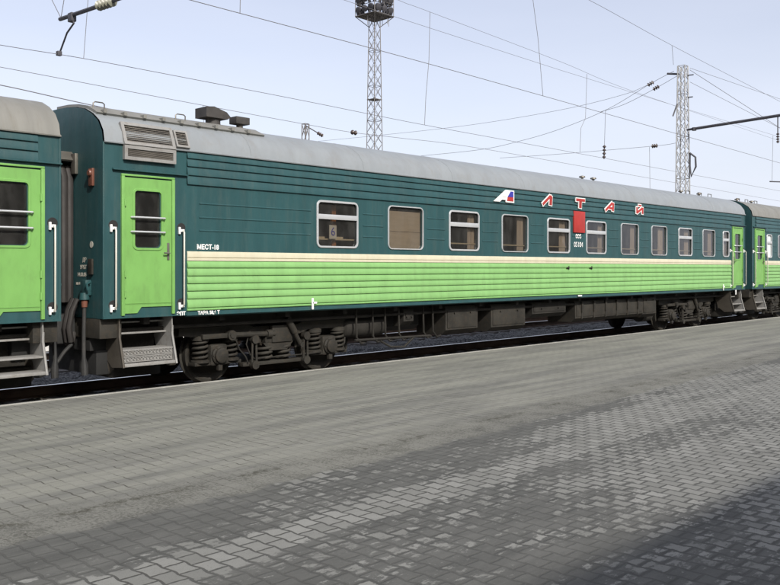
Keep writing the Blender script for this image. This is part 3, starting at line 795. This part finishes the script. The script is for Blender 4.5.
    for yy in (-1.25, -.3, .8): tube(bm, [(-L2+.3, yy, 1.0), (L2-.3, yy, 1.0)], .03, 6)
    obj('underframe', bm, M['under'], root)
    def ubox(x0, x1, z0, z1, y0=-1.28, y1=-.45, m='under', name='equipment_box', ribs=0, taper=.12):
        a, c = sorted((mx(x0), mx(x1)))
        bm = B()
        prism_x(bm, [(y0+.03, z1), (y0, z1-.05), (y0, z0+.10), (y0+taper, z0), (y1, z0), (y1, z1)], a, c)
        quadbox(bm, a+.06, c-.06, y0-.014, y0, z0+.14, z1-.09, .005)
        for k in range(ribs):
            x = a+(c-a)*(k+.5)/ribs
            quadbox(bm, x-.035, x+.035, y0-.05, y0, z1-.30, z1-.02, .008); quadbox(bm, x-.02, x+.02, y0-.03, y0, z0+.08, z1-.3, .004)
        for k in range(2): lathe(bm, [(0, .02), (-.03, .02)], (a+(c-a)*(.25+.5*k), y0-.012, z1-.16), 'y', 8)
        obj(name, bm, M[m], root)
    ubox(-3.87, -2.75, .50, 1.12, m='bogie'); ubox(-2.25, -.9, .48, 1.10, m='bogie'); ubox(1.35, 5.0, .53, 1.08, name='battery_box', ribs=6, m='bogie'); ubox(5.0, 5.85, .50, 1.16, name='battery_box', m='bogie')
    ubox(-6.4, -4.2, .62, 1.12, y0=-.80, y1=.05, m='black'); ubox(-6.9, -4.1, .56, 1.12, y0=.1, y1=1.2, m='black'); ubox(-.6, .9, .72, 1.10); ubox(-2.6, 1.2, .60, 1.12, y0=.2, y1=1.2, m='black'); ubox(-5.2, -4.9, .75, 1.10, y1=-1.0)
    for (x0, x1, z, r, yy) in ((-6.7, -5.5, .78, .21, -.95), (-2.6, -1.4, .70, .25, .5), (5.0, 6.3, .7, .22, .6)):
        a, c = sorted((mx(x0), mx(x1))); bm = B()
        lathe(bm, [(0, .02), (.01, r*.6), (.06, r*.93), (.12, r), (c-a-.12, r), (c-a-.06, r*.93), (c-a-.01, r*.6), (c-a, .02)], (a, yy, z), 'x', 24)
        for x in (a+.3, c-.3): quadbox(bm, x-.03, x+.03, yy-.04, yy+.04, z+r*.8, 1.19)
        obj('air_reservoir', bm, M['under'], root)
    bm = B()
    for x in (-6.55, -6.1, -5.75, -5.35, -4.6, -4.3):
        x = mx(x); tube(bm, [(x, -1.28, 1.15), (x, -1.3, .6), (x+.12, -1.3, .48), (x+.3, -1.25, .50)], .02, 6)
    x = mx(-5.0); tube(bm, [(mx(-6.6), -1.3, .55), (mx(-4.4), -1.3, .52)], .025, 6); tube(bm, [(mx(-5.9), -1.3, .50), (mx(-5.6), -1.3, .36), (mx(-5.2), -1.3, .34), (mx(-4.9), -1.3, .52)], .022, 6)
    obj('pipework', bm, M['under'], root)
    bm = B(); x = mx(6.05)
    lathe(bm, [(-.28, .2), (.28, .2)], (x+.3*bx*-1*0, -.75, .52), 'x', 20); quadbox(bm, x-.1, x+.1, -.85, -.65, .55, 1.1); obj('generator', bm, M['under'], root)
    # tank under the vestibule
    for i, (x, w) in enumerate(doors):
        bm = B(); quadbox(bm, x-.40, x+.42, -1.22, -.45, .28, .56, .02); obj('waste_tank', bm, M['under'], root)
        bm = B()
        sx_ = -1 if i == 0 else 1
        lathe(bm, [(0, .05), (.015, .12), (.04, .18), (.08, .20)] if sx_ < 0 else [(0, .20), (.04, .18), (.065, .12), (.08, .05)], (x-.46 if sx_ < 0 else x+.42, -1.05, .50), 'x', 24)
        obj('tank_end', bm, M['stepback'], root)
    # ---- writing
    if hero:
        SF = (-1.571)
        text('МЕСТ-18', .105, M['white'], root, (-10.12, -1.557, 2.265), SIDE, .004, .95)
        text('ЭПТ', .075, M['white'], root, (-10.62, -1.565, 1.225), SIDE, .004)
        text('ТАРА 58,6 Т', .075, M['white'], root, (-10.11, -1.568, 1.222), SIDE, .003)
        text('005', .155, M['white'], root, (1.06, -1.557, 2.735), SIDE, .002, 1.2)
        text('05184', .175, M['white'], root, (1.06, -1.557, 2.525), SIDE, .002, 1.0)
        x = -L2-.004
        text('ДР', .085, M['offwhite'], root, (x, -1.0, 2.055), ENDL, .002); text('УРБТ', .08, M['offwhite'], root, (x, -.97, 1.945), ENDL, .002); text('14.03.05', .08, M['offwhite'], root, (x, -.92, 1.835), ENDL, .002)
        text('380 В', .055, M['offwhite'], root, (x, -.80, 1.70), ENDL, .001)
        bm = B(); lathe(bm, [(0, .05), (-.004, .05)], (x, -1.22, 2.28), 'x', 12); obj('end_mark', bm, M['offwhite'], root)
        bm = B(); quadbox(bm, x-.03, x, -1.28, -1.16, 1.84, 2.07, .006); obj('end_plate', bm, M['bogie'], root)
        bm = B(); quadbox(bm, .80, 1.33, -1.590, -1.545, 2.83, 3.37, .004); obj('route_board', bm, M['red'], root, label='plain red board between the two windows')
        # lettering of the train's name
        h = .27; zb = 3.425
        t = .10
        # first letter: white, with a blue and red right stroke
        bm = B()
        prism_y(bm, [(-2.58, zb), (-2.36, zb), (-2.28, zb+.05), (-2.13, zb+.05), (-2.13, zb), (-1.81, zb), (-1.81, zb+.28), (-2.13, zb+.28)], -1.61, -1.588)
        o = obj('letter', bm, M['white'], root, smooth=0, label='white letter with blue and red right side')
        bm = B(); prism_y(bm, [(-2.07, zb+.125), (-1.845, zb+.125), (-1.845, zb+.255), (-1.95, zb+.255)], -1.616, -1.609); obj('letter_face', bm, M['blue'], o, smooth=0)
        bm = B(); prism_y(bm, [(-2.09, zb+.03), (-1.845, zb+.03), (-1.845, zb+.122), (-2.07, zb+.122)], -1.616, -1.609); obj('letter_face', bm, M['red'], o, smooth=0)
        bm = B(); prism_y(bm, [(-2.28, zb+.10), (-2.15, zb+.10), (-2.12, zb+.125), (-2.24, zb+.125)], -1.612, -1.609); obj('letter_face', bm, M['offwhite'], o, smooth=0)
        w = .42; hh = .215
        def Lz(): return zb+.03
        letter([((.05, 0), (.78, 1), .07), ((.86, 0), (.86, 1), .11), ((.72, .96), (.9, .96), .06)], root, -.66, Lz(), w, hh, .1, M['red'], None)
        letter([((.0, .93), (1, .93), .07), ((.5, 0), (.5, .9), .12)], root, .85, Lz(), w, hh, .08, M['red'], None)
        letter([((.05, 0), (.80, 1), .07), ((.90, 0), (.90, 1), .09), ((.45, .33), (.9, .33), .06)], root, 2.30, Lz(), w+.04, hh, .08, M['red'], None)
        letter([((.08, 0), (.08, .82), .09), ((.9, 0), (.9, .82), .09), ((.12, .1), (.86, .74), .07), ((.3, 1.06), (.7, 1.06), .045)], root, 4.02, Lz(), w-.02, hh, .02, M['red'], None)
        # small white marks hanging below the sill
        bm = B()
        for x in (-7.93, 10.0):
            bm = B(); quadbox(bm, x-.022, x+.022, -1.60, -1.585, 1.20, 1.40, .003); quadbox(bm, x-.0, x+.10, -1.60, -1.585, 1.30, 1.335, .003)
            obj('jacking_mark', bm, M['white'], root)
        bm = B(); quadbox(bm, 11.0, 11.06, -1.60, -1.58, 1.04, 1.2, .003); obj('hanging_tab', bm, M['white'], root)
        bm = B(); quadbox(bm, .98, 1.16, -1.60, -1.588, 1.215, 1.25, .002); obj('sill_tag', bm, M['white'], root)
        for x in (.55, 1.65):
            bm = B(); quadbox(bm, x-.09, x+.02, -1.60, -1.56, 1.925, 1.955, .006); quadbox(bm, x-.01, x+.02, -1.60, -1.56, 1.90, 1.98, .005)
            obj('board_hook', bm, M['under'], root)
    else:
        bm = B(); sx_ = L2 if not mirror else -L2
        tube(bm, [(L2-.15, -1.3, .86), (L2-.15, -1.30, .80), (L2-.17, -1.32, .58)], .013, 6); obj('hand_lever', bm, M['red'], root, label='red lever beside the steps')
    return root

GAP = .63
LEN = 2*L2
coach(XC, 'long dark teal and light green coach with red name lettering and grey roof', M['roof_grey'], M['green'], hero=True, seed=3)
coach(XL-GAP-L2, 'tan-roofed green coach cut off by the edge left of the coach with lettering', M['roof_tan'], M['door_green'], seed=5)
coach(XR+GAP+L2, 'tan-roofed green coach coupled beyond the far end of the lettered coach', M['roof_tan'], M['green'], mirror=True, seed=9)

# ------------------------------------------------------------------ ground, platforms, tracks
bm = B(); bmesh.ops.create_grid(bm, x_segments=2, y_segments=2, size=3000, matrix=Matrix.Translation((0, 0, -.62))); struct('ground', bm, M['earth'])
EDGE = 11.38
bm = B(); quadbox(bm, -90, 160, -30, EDGE-.10, -.60, 0); struct('platform', bm, M['paving'])
bm = B()
x = -30.; 
while x < 90:
    quadbox(bm, x+.004, x+1.496, EDGE-.098, EDGE, -.60, .004, .012); x += 1.5
quadbox(bm, -90, -30.01, EDGE-.098, EDGE, -.60, .002); quadbox(bm, 90.01, 160, EDGE-.098, EDGE, -.60, .002)
struct('platform_kerb', bm, M['kerb'])
# ballast: a sheet with shallow lumps
bm = B()
nx, ny = 260, 60
X0, X1, Y0, Y1 = -25, 80, EDGE+.002, 22.0
g = [[bm.verts.new((X0+(X1-X0)*i/nx, Y0+(Y1-Y0)*j/ny, -.37+random.uniform(-.025, .03)+(.05 if 14.4 < Y0+(Y1-Y0)*j/ny < 16.4 else 0)*random.uniform(0, 1.6))) for i in range(nx+1)] for j in range(ny+1)]
for j in range(ny):
    for i in range(nx): bm.faces.new((g[j][i], g[j][i+1], g[j+1][i+1], g[j+1][i]))
struct('ballast', bm, M['gravel'])
bm = B(); quadbox(bm, -120, -25.01, EDGE+.002, 22, -.60, -.37); quadbox(bm, 80.01, 200, EDGE+.002, 22, -.6, -.37); quadbox(bm, -120, 200, 27.4, 48, -.6, -.37); struct('ballast_far', bm, M['gravel'])
bm = B(); quadbox(bm, -120, 200, 22.01, 27.39, -.60, .05); struct('island_platform', bm, M['island'])

def track(yc, label, x0=-22, x1=75, ns=100):
    t = thing('railway_track', label, 'railway track', (0, yc, RAILZ), 'railway tracks')
    for s in (-1, 1):
        bm = B(); o = s*.795
        prism_x(bm, [(o-.066, -.18), (o+.066, -.18), (o+.066, -.168), (o+.012, -.15), (o+.012, -.045), (o+.036, -.032), (o+.036, -.004), (o-.036, -.004), (o-.036, -.032), (o-.012, -.045), (o-.012, -.15), (o-.066, -.168)], -100, 180)
        r = obj('rail', bm, M['rail'], t, smooth=0)
        bm = B(); quadbox(bm, -100, 180, o-.034, o+.034, -.0035, .0); obj('rail_head', bm, M['railtop'], r, smooth=0)
    bm = B(); prism_x(bm, [(-1.35, -.30), (1.35, -.30), (1.33, -.185), (.5, -.185), (.4, -.215), (-.4, -.215), (-.5, -.185), (-1.33, -.185)], -.13, .13)
    sm = mesh('sleeper', bm, M['sleeper'], 0)
    for i in range(ns): link('sleeper', sm, t, (-14+i*.62, 0, 0))
track(13.15, 'railway track under the green train beside the paved platform')
track(18.45, 'second railway track beyond the green train in front of the pale platform', ns=90)
track(30.0, 'third railway track beyond the pale platform across the station', ns=60)

# ------------------------------------------------------------------ masts, wires
def lattice(bm, x, y, z0, z1, w0, w1, n, leg=.045, br=.022, cross=True):
    def c(t, i):
        w = (w0+(w1-w0)*t)/2; sx = (-1, 1, 1, -1)[i]; sy = (-1, -1, 1, 1)[i]
        return Vector((x+sx*w, y+sy*w, z0+(z1-z0)*t))
    for i in range(4): bar(bm, c(0, i), c(1, i), leg)
    for k in range(n):
        t0, t1 = k/n, (k+1)/n
        for i in range(4):
            j = (i+1) % 4
            bar(bm, c(t0, i), c(t1, j), br)
            if cross: bar(bm, c(t0, j), c(t1, i), br)
        if k % 3 == 0:
            for i in range(4): bar(bm, c(t0, i), c(t0, (i+1) % 4), br)
    for i in range(4): bar(bm, c(1, i), c(1, (i+1) % 4), br)
def insul(bm, a, c, n=4, r=.09):
    a = Vector(a); c = Vector(c); d = c-a
    pts, rs = [], []
    for k in range(n*4+1):
        t = k/(n*4); pts.append(a+d*t); rs.append(r if k % 4 == 2 else r*.8 if k % 4 == 1 else r*.3)
    tube(bm, pts, rs, 10)
# floodlight tower
FT = P(374.5, 147, 56.0); fx, fy = FT.x, 56.0
ft = thing('floodlight_tower', 'tall lattice floodlight tower with a lamp platform cut off at the top edge', 'light mast', (fx, fy, -.6))
ztop = P(374.5, 17, 56).z + .6
bm = B(); lattice(bm, 0, 0, 0, ztop, 1.35, .72, 24, .075, .034); quadbox(bm, -.9, .9, -.9, .9, -.02, .15)
quadbox(bm, -.5, .5, -.5, .5, ztop*.70, ztop*.70+.06)
obj('mast', bm, M['galv'], ft)
bm = B()
for k in range(9):
    a = -1.2+k*.3; quadbox(bm, a-.1, a+.1, -1.25, 1.25, ztop, ztop+.06)
for i, (sx, sy) in enumerate(((-1.25, -1.25), (1.25, -1.25), (1.25, 1.25), (-1.25, 1.25))):
    tx, ty = ((1.25, -1.25), (1.25, 1.25), (-1.25, 1.25), (-1.25, -1.25))[i]
    bar(bm, (sx, sy, ztop), (sx, sy, ztop+2.1), .06)
    for z in (0.03, .6, 1.15, 2.1): bar(bm, (sx, sy, ztop+z), (tx, ty, ztop+z), .06 if z < .1 else .04)
    for q in (.25, .5, .75): bar(bm, (sx+(tx-sx)*q, sy+(ty-sy)*q, ztop), (sx+(tx-sx)*q, sy+(ty-sy)*q, ztop+1.15), .035)
    bar(bm, (sx*.25, sy*.25, ztop-1.0), (sx, sy, ztop), .05)
obj('lamp_platform', bm, M['galv'], ft)
bm = B()
for x, y, l in ((-1.1, -.2, 1.0), (.7, -1.0, .7), (.95, -.9, .85), (1.15, .1, .5)): bar(bm, (x, y, ztop), (x, y, ztop-l), .05)
obj('hanging_rod', bm, M['galv'], ft)
def flood(bm):
    lathe(bm, [(0, .05), (.05, .2), (.22, .29), (.36, .31), (.37, .29)], (0, 0, 0), 'y', 16); quadbox(bm, -.36, -.32, .1, .3, -.45, .1); quadbox(bm, .32, .36, .1, .3, -.45, .1); quadbox(bm, -.36, .36, .1, .3, -.5, -.45)
fb = B(); flood(fb); fm = mesh('floodlight', fb, M['darksteel'])
for i in range(4):
    for z in (.62, 1.55):
        for q in (-.8, 0, .8):
            if i == 2 and q == 0: continue
            a = i*math.pi/2
            o = link('floodlight', fm, ft, (1.0*math.sin(a)+q*math.cos(a), -1.0*math.cos(a)+q*math.sin(a), ztop+z)); o.rotation_euler = (R(-20), 0, a+math.pi)
# catenary masts with beams
BX = 52.8; MY = 24.3
AX = P(59, 54, 18.45).x
def catenary_mast(X, label, arm=False):
    t = thing('catenary_mast', label, 'catenary mast', (X, MY, -.6), 'lattice catenary masts')
    H = 15.25
    bm = B(); lattice(bm, 0, 0, 0, H, .80, .46, 17, .06, .028); quadbox(bm, -.6, .6, -.6, .6, -.02, .7)
    obj('mast', bm, M['galvlight'], t)
    bm = B(); z = 11.15
    tube(bm, [(0, -.25, z), (0, -1.0, z+.03), (0, -12.6, z+.5)], [.06, .09, .09], 8); lathe(bm, [(0, .14), (.2, .14)], (0, -.75, z-.1), 'z', 8)
    for yy, zz in ((-5.85, z+.2), (-11.15, z+.42)): bar(bm, (0, yy, zz), (0, yy, zz-1.0), .05)
    obj('cross_beam', bm, M['darksteel'], t)
    for yy, zz in ((-5.85, z-.8), (-11.15, z-.58)):
        bm = B(); insul(bm, (0, yy, zz), (0, yy, zz-.6), 4, .10); obj('insulator', bm, M['insuldark'], t)
    bm = B()
    for q in (((-.1, .2, H-.5), (-.1, 1.0, H-.35), .09), ((.2, -.2, H-.6), (.25, -.6, H-.6), .05), ((.2, -.2, H-2), (.25, -.55, H-2), .05), ((-.25, .25, H-2.4), (-.45, .45, H-3.2), .07)):
        bm = B(); bar(bm, *q); obj('bracket', bm, M['darksteel'], t)
    bm = B()
    tube(bm, [(.25, -.35, 9.7), (.25, -.72, 9.4), (.25, -.75, 8.8), (.25, -.45, 8.2), (.25, -.35, 8.9), (.25, -.35, 9.7)], .06, 6); obj('tension_loop', bm, M['darksteel'], t)
    bm = B(); quadbox(bm, -.25, .0, -.5, -.2, 3.6, 4.3, .02); obj('switch_box', bm, M['darksteel'], t)
    bm = B(); quadbox(bm, .1, .6, -.55, -.35, 2.4, 2.7, .02); obj('mast_fitting', bm, M['darksteel'], t)
    return t
catenary_mast(BX, 'pale lattice mast with a long dark beam to the upper right of the train')
catenary_mast(AX, 'lattice catenary mast standing out of view behind the left coach')
m3 = P(305.5, 140, 40.0)
t = thing('signal_mast', 'small far lattice mast with a slanted arm showing above the grey roof', 'mast', (m3.x, 40, -.6))
ht = P(305.5, 124, 40).z+.6
bm = B(); lattice(bm, 0, 0, 0, ht, .42, .30, 14, .06, .03); obj('mast', bm, M['galv'], t)
bm = B(); a = Vector((0, 0, ht-.1)); e = P(323, 136, 40)-Vector((m3.x, 40, -.6)); bar(bm, a, a+(e-a)*.7, .05); obj('arm', bm, M['galv'], t)
bm = B(); insul(bm, a+(e-a)*.68, e, 3, .12); obj('insulator', bm, M['insuldark'], t)

def wire(name, label, pts, r=.011, group='overhead wires', cat='wire', sag=None):
    bm = B(); tube(bm, pts, r, 5); o = obj(name, bm, M['wire'], None)
    return tag(o, label, cat, group)
def ext(pts, a=0., b_=0., zmax=None):
    p = [Vector(q) for q in pts]
    if a:
        d = (p[0]-p[1]); d *= a/abs(d.x) if abs(d.x) > 1e-6 else 1; p.insert(0, p[0]+d)
    if b_:
        d = (p[-1]-p[-2]); d *= b_/abs(d.x); p.append(p[-1]+d)
    return p
d1, d2, d3, dm = 13.15, 18.45, 30.0, 23.6
W1 = [P(190, 0, d1), P(400, 56, d1), P(560, 100.7, d1), P(780, 163, d1)]
wire('contact_wire', 'contact wire over the train from the top edge down past the pale lattice mast', smoothline(ext(W1, 14, 60)), .0075, 'contact wires', 'wire')
W2 = [P(-200, 11, d2), P(0, 45, d2), P(83.5, 58.5, d2), P(180, 76.7, d2), P(305, 101, d2), P(424.6, 125, d2), P(560, 150, d2), P(780, 191, d2)]
wire('contact_wire', 'contact wire held by the registration arm and crossing the whole sky', smoothline(ext(W2, 4, 60)), .0075, 'contact wires', 'wire')
WB = [P(300, -42, d2), P(398, 0, d2), P(430, 12, d2), P(560, 61.5, d2), P(635, 92, d2), P(780, 141, d2)]
wire('messenger_wire', 'upper messenger wire that starts at the top edge just right of the lamp platform', smoothline(ext(WB, 12, 40)), .006, 'messenger wires')
WF = [P(344, 0, dm), P(391, 15.5, dm), P(560, 70, dm), P(676, 106, dm), P(780, 137, dm)]
wire('feeder_wire', 'straight feeder wire passing behind the lamp platform and across the pale mast', ext(WF, 30, 60), .008, 'feeder wires')
WC = [P(500, -42, d1), P(589, 0, d1), P(672, 45.4, d1), P(780, 101.5, d1)]
wire('messenger_wire', 'steep messenger wire across the upper right corner above the mast top', smoothline(ext(WC, 20, 40)), .006, 'messenger wires')
W3 = [P(-100, 49, d3), P(0, 67, d3), P(180, 101, d3), P(304, 124, d3), P(353, 132.5, d3), P(400, 138, d3), P(475, 147.5, d3), P(620, 173, d3)]
wire('messenger_wire', 'thin distant messenger wire from the left edge down to the small far mast', smoothline(ext(W3, 5, 60)), .011, 'messenger wires')
W4 = [P(-100, 67, d3), P(0, 85, d3), P(91, 105, d3), P(250, 138, d3), P(450, 168, d3)]
wire('contact_wire', 'lowest wire at the left edge running down behind the roof of the lettered coach', smoothline(ext(W4, 5, 60)), .018, 'contact wires')
WG = [P(690, 68, MY), P(780, 99, MY)]
wire('feeder_wire', 'upper of the two wires running right from the top of the pale mast', ext(WG, 0, 60), .012, 'feeder wires')
wire('feeder_wire', 'middle wire falling steeply right from the top of the pale mast', ext([P(690, 70, 24.0), P(780, 128, 22.0)], 0, 60), .015, 'feeder wires')
wire('feeder_wire', 'lower wire falling right from below the top of the pale mast', ext([P(690, 82, 24.2), P(768, 122, 23.0)], 0, 40), .012, 'feeder wires')
# cross spans from the pale mast to the far side
S1 = [Q(674, 71, BX), Q(650.5, 83.6, BX), Q(607.8, 109, BX), Q(560, 129, BX), Q(520, 141, BX), Q(481, 149.5, BX), Q(420, 156, BX)]
wire('span_wire', 'sagging span wire with an insulator from the mast top down to the left', smoothline(S1), .014, 'span wires')
S2 = [Q(677, 76, BX+.3), Q(656, 88, BX+.3), Q(625, 104, BX+.3), Q(600, 112, BX+.3)]
wire('span_wire', 'short span wire with the lower insulator left of the mast top', smoothline(S2), .014, 'span wires')
S3 = [Q(650, 84, BX+.1), Q(622, 95, BX+.1), Q(560, 110, BX+.1), Q(470, 125, BX+.1), Q(382, 135, BX+.1), Q(300, 143, BX+.1)]
wire('span_wire', 'faint flatter span wire running left from the insulator to the floodlight tower', smoothline(S3), .012, 'span wires')
S4 = [Q(676, 143, BX), Q(654, 146, BX), Q(560, 154, BX), Q(500, 158, BX)]
wire('span_wire', 'low level span wire with a string insulator left of the pale mast', smoothline(S4), .012, 'span wires')
def insulator(label, a, c, n=3, r=.14, m='insuldark', group='string insulators'):
    bm = B(); insul(bm, a, c, n, r); tag(obj('insulator', bm, M[m]), label, 'insulator', group)
insulator('dark insulator nearest the mast top on the long sagging span wire', Q(653.5, 82, BX), Q(647.5, 85.4, BX))
insulator('dark insulator on the short span wire left of the mast top', Q(659, 86.3, BX+.3), Q(653, 89.6, BX+.3))
insulator('dark insulator on the low level span wire left of the mast', Q(657.5, 145.6, BX), Q(651.5, 146.3, BX))
insulator('small dark insulator on the thin distant wire left of the floodlight tower', P(351, 132.0, d3), P(357, 133.2, d3), 2, .12)
def dropper(label, pts, r=.007):
    wire('dropper', label, pts, r, 'droppers between the overhead wires', 'dropper wire')
dropper('thin dropper from the top edge to the wire above the roof ventilators', [P(241, -30, d1), P(240, 12.7, d1)])
dropper('long slanting dropper at the top edge between the floodlight tower and the mast', [P(530, -25, d1), P(533, 0, d1), P(538, 38, d1), P(543, 96, d1)])
dropper('long dropper just right of the floodlight tower linking two wires', [P(430, 12, d2), P(429, 60, d2), P(426, 95, d2), P(424.6, 125, d2)], .009)
dropper('thin dropper in the upper left beside the registration arm', [P(88.5, -30, d2), P(88, 0, d2), P(83.6, 58.5, d2)])
dropper('wavy dropper between the floodlight tower and the string insulator', [P(587, 74, d2), P(585.5, 118, d2), P(581, 128, d2), P(580, 152, d2)], .009)
dropper('short dropper touching the top of the pale lattice mast', [P(672, 45.4, d1), P(673.5, 65, d1)])
dropper('dropper from the low span wire beside the string of the mast', [Q(649.5, 147, BX), Q(650, 190, BX)], .012)
dropper('faint dropper low beside the small far mast', [P(203, 105, d3), P(204, 128, d3)], .01)
dropper('dropper hanging under the beam by the right edge', [P(773, 135.5, dm), P(772, 182, dm)], .012)
bm = B()
a, c = Q(605.5, 110, BX), Q(604, 159, BX); tube(bm, [a, a+(c-a)*.72], .014, 6); insul(bm, a+(c-a)*.72, c, 4, .13)
tag(obj('string_insulator', bm, M['insuldark']), 'hanging rod with a string of insulators left of the pale mast', 'insulator', 'string insulators')
# registration arm
ra = thing('registration_arm', 'dark steel registration arm with a pale insulator at the upper left', 'registration arm', Q(61, 19, AX))
o0 = Q(61, 19, AX)
bm = B(); tube(bm, [Q(60, 19.3, AX)-o0, Q(99, 6, AX)-o0], .045, 8); tube(bm, [Q(113, 1, AX)-o0, Q(124, -3, AX)-o0, Q(190, -26, AX)-o0], .04, 8); quadbox(bm, *(sorted((Q(72, 17, AX)-o0)[0:1]*2) if False else (-.06, .06)), *sorted(((Q(74, 17, AX)-o0).y, (Q(70, 17, AX)-o0).y)), *sorted(((Q(72, 22, AX)-o0).z, (Q(72, 13, AX)-o0).z)), .02)
obj('arm', bm, M['darksteel'], ra)
bm = B(); insul(bm, Q(98, 6.2, AX)-o0, Q(114, .8, AX)-o0, 5, .11); obj('insulator', bm, M['insul'], ra)
bm = B(); tube(bm, [Q(73, 20, AX)-o0, Q(74, 23, AX)-o0, Q(67, 33, AX)-o0, P(60, 52, 18.45)-o0, P(59, 55, 18.45)-o0], .02, 8); quadbox(bm, *[v for k in range(3) for v in ((P(59, 53.5, 18.45)-o0)[k]-.05, (P(59, 53.5, 18.45)-o0)[k]+.05)], .01); obj('steady_rod', bm, M['darksteel'], ra)
bm = B(); tube(bm, [Q(61, 18, AX)-o0, Q(52, 0, AX)-o0, Q(38, -28, AX)-o0], .008, 5); tube(bm, [Q(61, 18, AX)-o0, Q(64, 0, AX)-o0, Q(68, -28, AX)-o0], .008, 5); obj('stay_wire', bm, M['wire'], ra)
# low fitting by the right edge
bm = B(); a, c = P(770, 181.5, dm), P(786, 182, dm); tube(bm, [a, c], .05, 6)
tag(obj('span_fitting', bm, M['darksteel']), 'small horizontal fitting hanging above the far coach roof at the right edge', 'fitting')

# ------------------------------------------------------------------ station building behind the viewer (casts the corner shade)
sb = thing('station_building', 'long pale station building behind the viewer that shades the near paving', 'building', (12, -14, 0))
bm = B(); quadbox(bm, -42, 42, -6, 4, 0, 9.0); obj('wall', bm, M['wall'], sb, smooth=0)
bm = B(); quadbox(bm, -42.6, 42.6, -6.6, 4.6, 9.003, 9.70, .03); obj('roof', bm, M['galv'], sb)
def swin(bm):
    quadbox(bm, -.8, .8, 4.003, 4.06, 0, 2.0); 
wm = B(); swin(wm); wmesh = mesh('window', wm, M['lampglass'], 0)
for i in range(20):
    for z in (1.2, 5.3): link('window', wmesh, sb, (-38+4*i, 0, z))

# ------------------------------------------------------------------ light, sky, camera
world = bpy.data.worlds.new('World'); scn.world = world; world.use_nodes = True
wt = world.node_tree; bg = wt.nodes['Background']
sk = wt.nodes.new('ShaderNodeTexSky'); sk.sky_type = 'NISHITA'; sk.sun_disc = False
SD = Vector((-.32, -1.0, .80)).normalized()
sk.sun_elevation = math.asin(SD.z); sk.sun_rotation = math.atan2(SD.x, SD.y)
sk.air_density = 1.0; sk.dust_density = 3.0; sk.ozone_density = 1.0; sk.altitude = 200
hs = wt.nodes.new('ShaderNodeHueSaturation'); hs.inputs['Saturation'].default_value = .62; hs.inputs['Value'].default_value = .95
hs.inputs['Hue'].default_value = .515
wt.links.new(sk.outputs[0], hs.inputs['Color'])
# thin high veil of cloud, denser towards the horizon
tc = wt.nodes.new('ShaderNodeTexCoord'); sx = wt.nodes.new('ShaderNodeSeparateXYZ'); wt.links.new(tc.outputs['Generated'], sx.inputs[0])
mr = wt.nodes.new('ShaderNodeMapRange'); mr.interpolation_type = 'SMOOTHSTEP'; wt.links.new(sx.outputs[2], mr.inputs[0])
for k_, v_ in ((1, -.05), (2, .42), (3, .92), (4, .2)): mr.inputs[k_].default_value = v_
mp = wt.nodes.new('ShaderNodeMapping'); mp.inputs['Scale'].default_value = (1.2, 1.2, 7); wt.links.new(tc.outputs['Generated'], mp.inputs['Vector'])
nz = wt.nodes.new('ShaderNodeTexNoise'); nz.inputs['Scale'].default_value = 1.8; nz.inputs['Detail'].default_value = 6; wt.links.new(mp.outputs[0], nz.inputs['Vector'])
ml = wt.nodes.new('ShaderNodeMath'); ml.operation = 'MULTIPLY_ADD'; ml.inputs[1].default_value = 1.0; ml.inputs[2].default_value = .42; wt.links.new(nz.outputs[0], ml.inputs[0])
m2 = wt.nodes.new('ShaderNodeMath'); m2.operation = 'MULTIPLY'; m2.use_clamp = True; wt.links.new(ml.outputs[0], m2.inputs[0]); wt.links.new(mr.outputs[0], m2.inputs[1])
vm = wt.nodes.new('ShaderNodeMix'); vm.data_type = 'RGBA'; wt.links.new(m2.outputs[0], vm.inputs[0]); wt.links.new(hs.outputs[0], vm.inputs[6]); vm.inputs[7].default_value = (4.45, 4.68, 5.4, 1)
wt.links.new(vm.outputs[2], bg.inputs[0]); bg.inputs[1].default_value = .132
ld = bpy.data.lights.new('sun', 'SUN'); ld.energy = 3.0; ld.angle = R(.7); ld.color = (1, .955, .88)
lo = bpy.data.objects.new('sun', ld); col.objects.link(lo); lo.rotation_euler = (-SD).to_track_quat('-Z', 'Y').to_euler(); lo.location = (0, -20, 30)

cd = bpy.data.cameras.new('camera'); cam = bpy.data.objects.new('camera', cd); col.objects.link(cam); scn.camera = cam
cam.location = (0, 0, CAMZ); cam.rotation_euler = (R(90), 0, PSI-R(90))
cd.sensor_width = 36; cd.lens = 36*F/780; cd.shift_y = -(292.5-HOR)/780; cd.clip_end = 8000; cd.clip_start = .05
vs = scn.view_settings; vs.view_transform = 'Standard'; vs.look = 'None'; vs.gamma = 1; vs.exposure = .60; vs.use_curve_mapping = False
scn.render.film_transparent = False
scn.cycles.max_bounces = 6; scn.cycles.transparent_max_bounces = 8
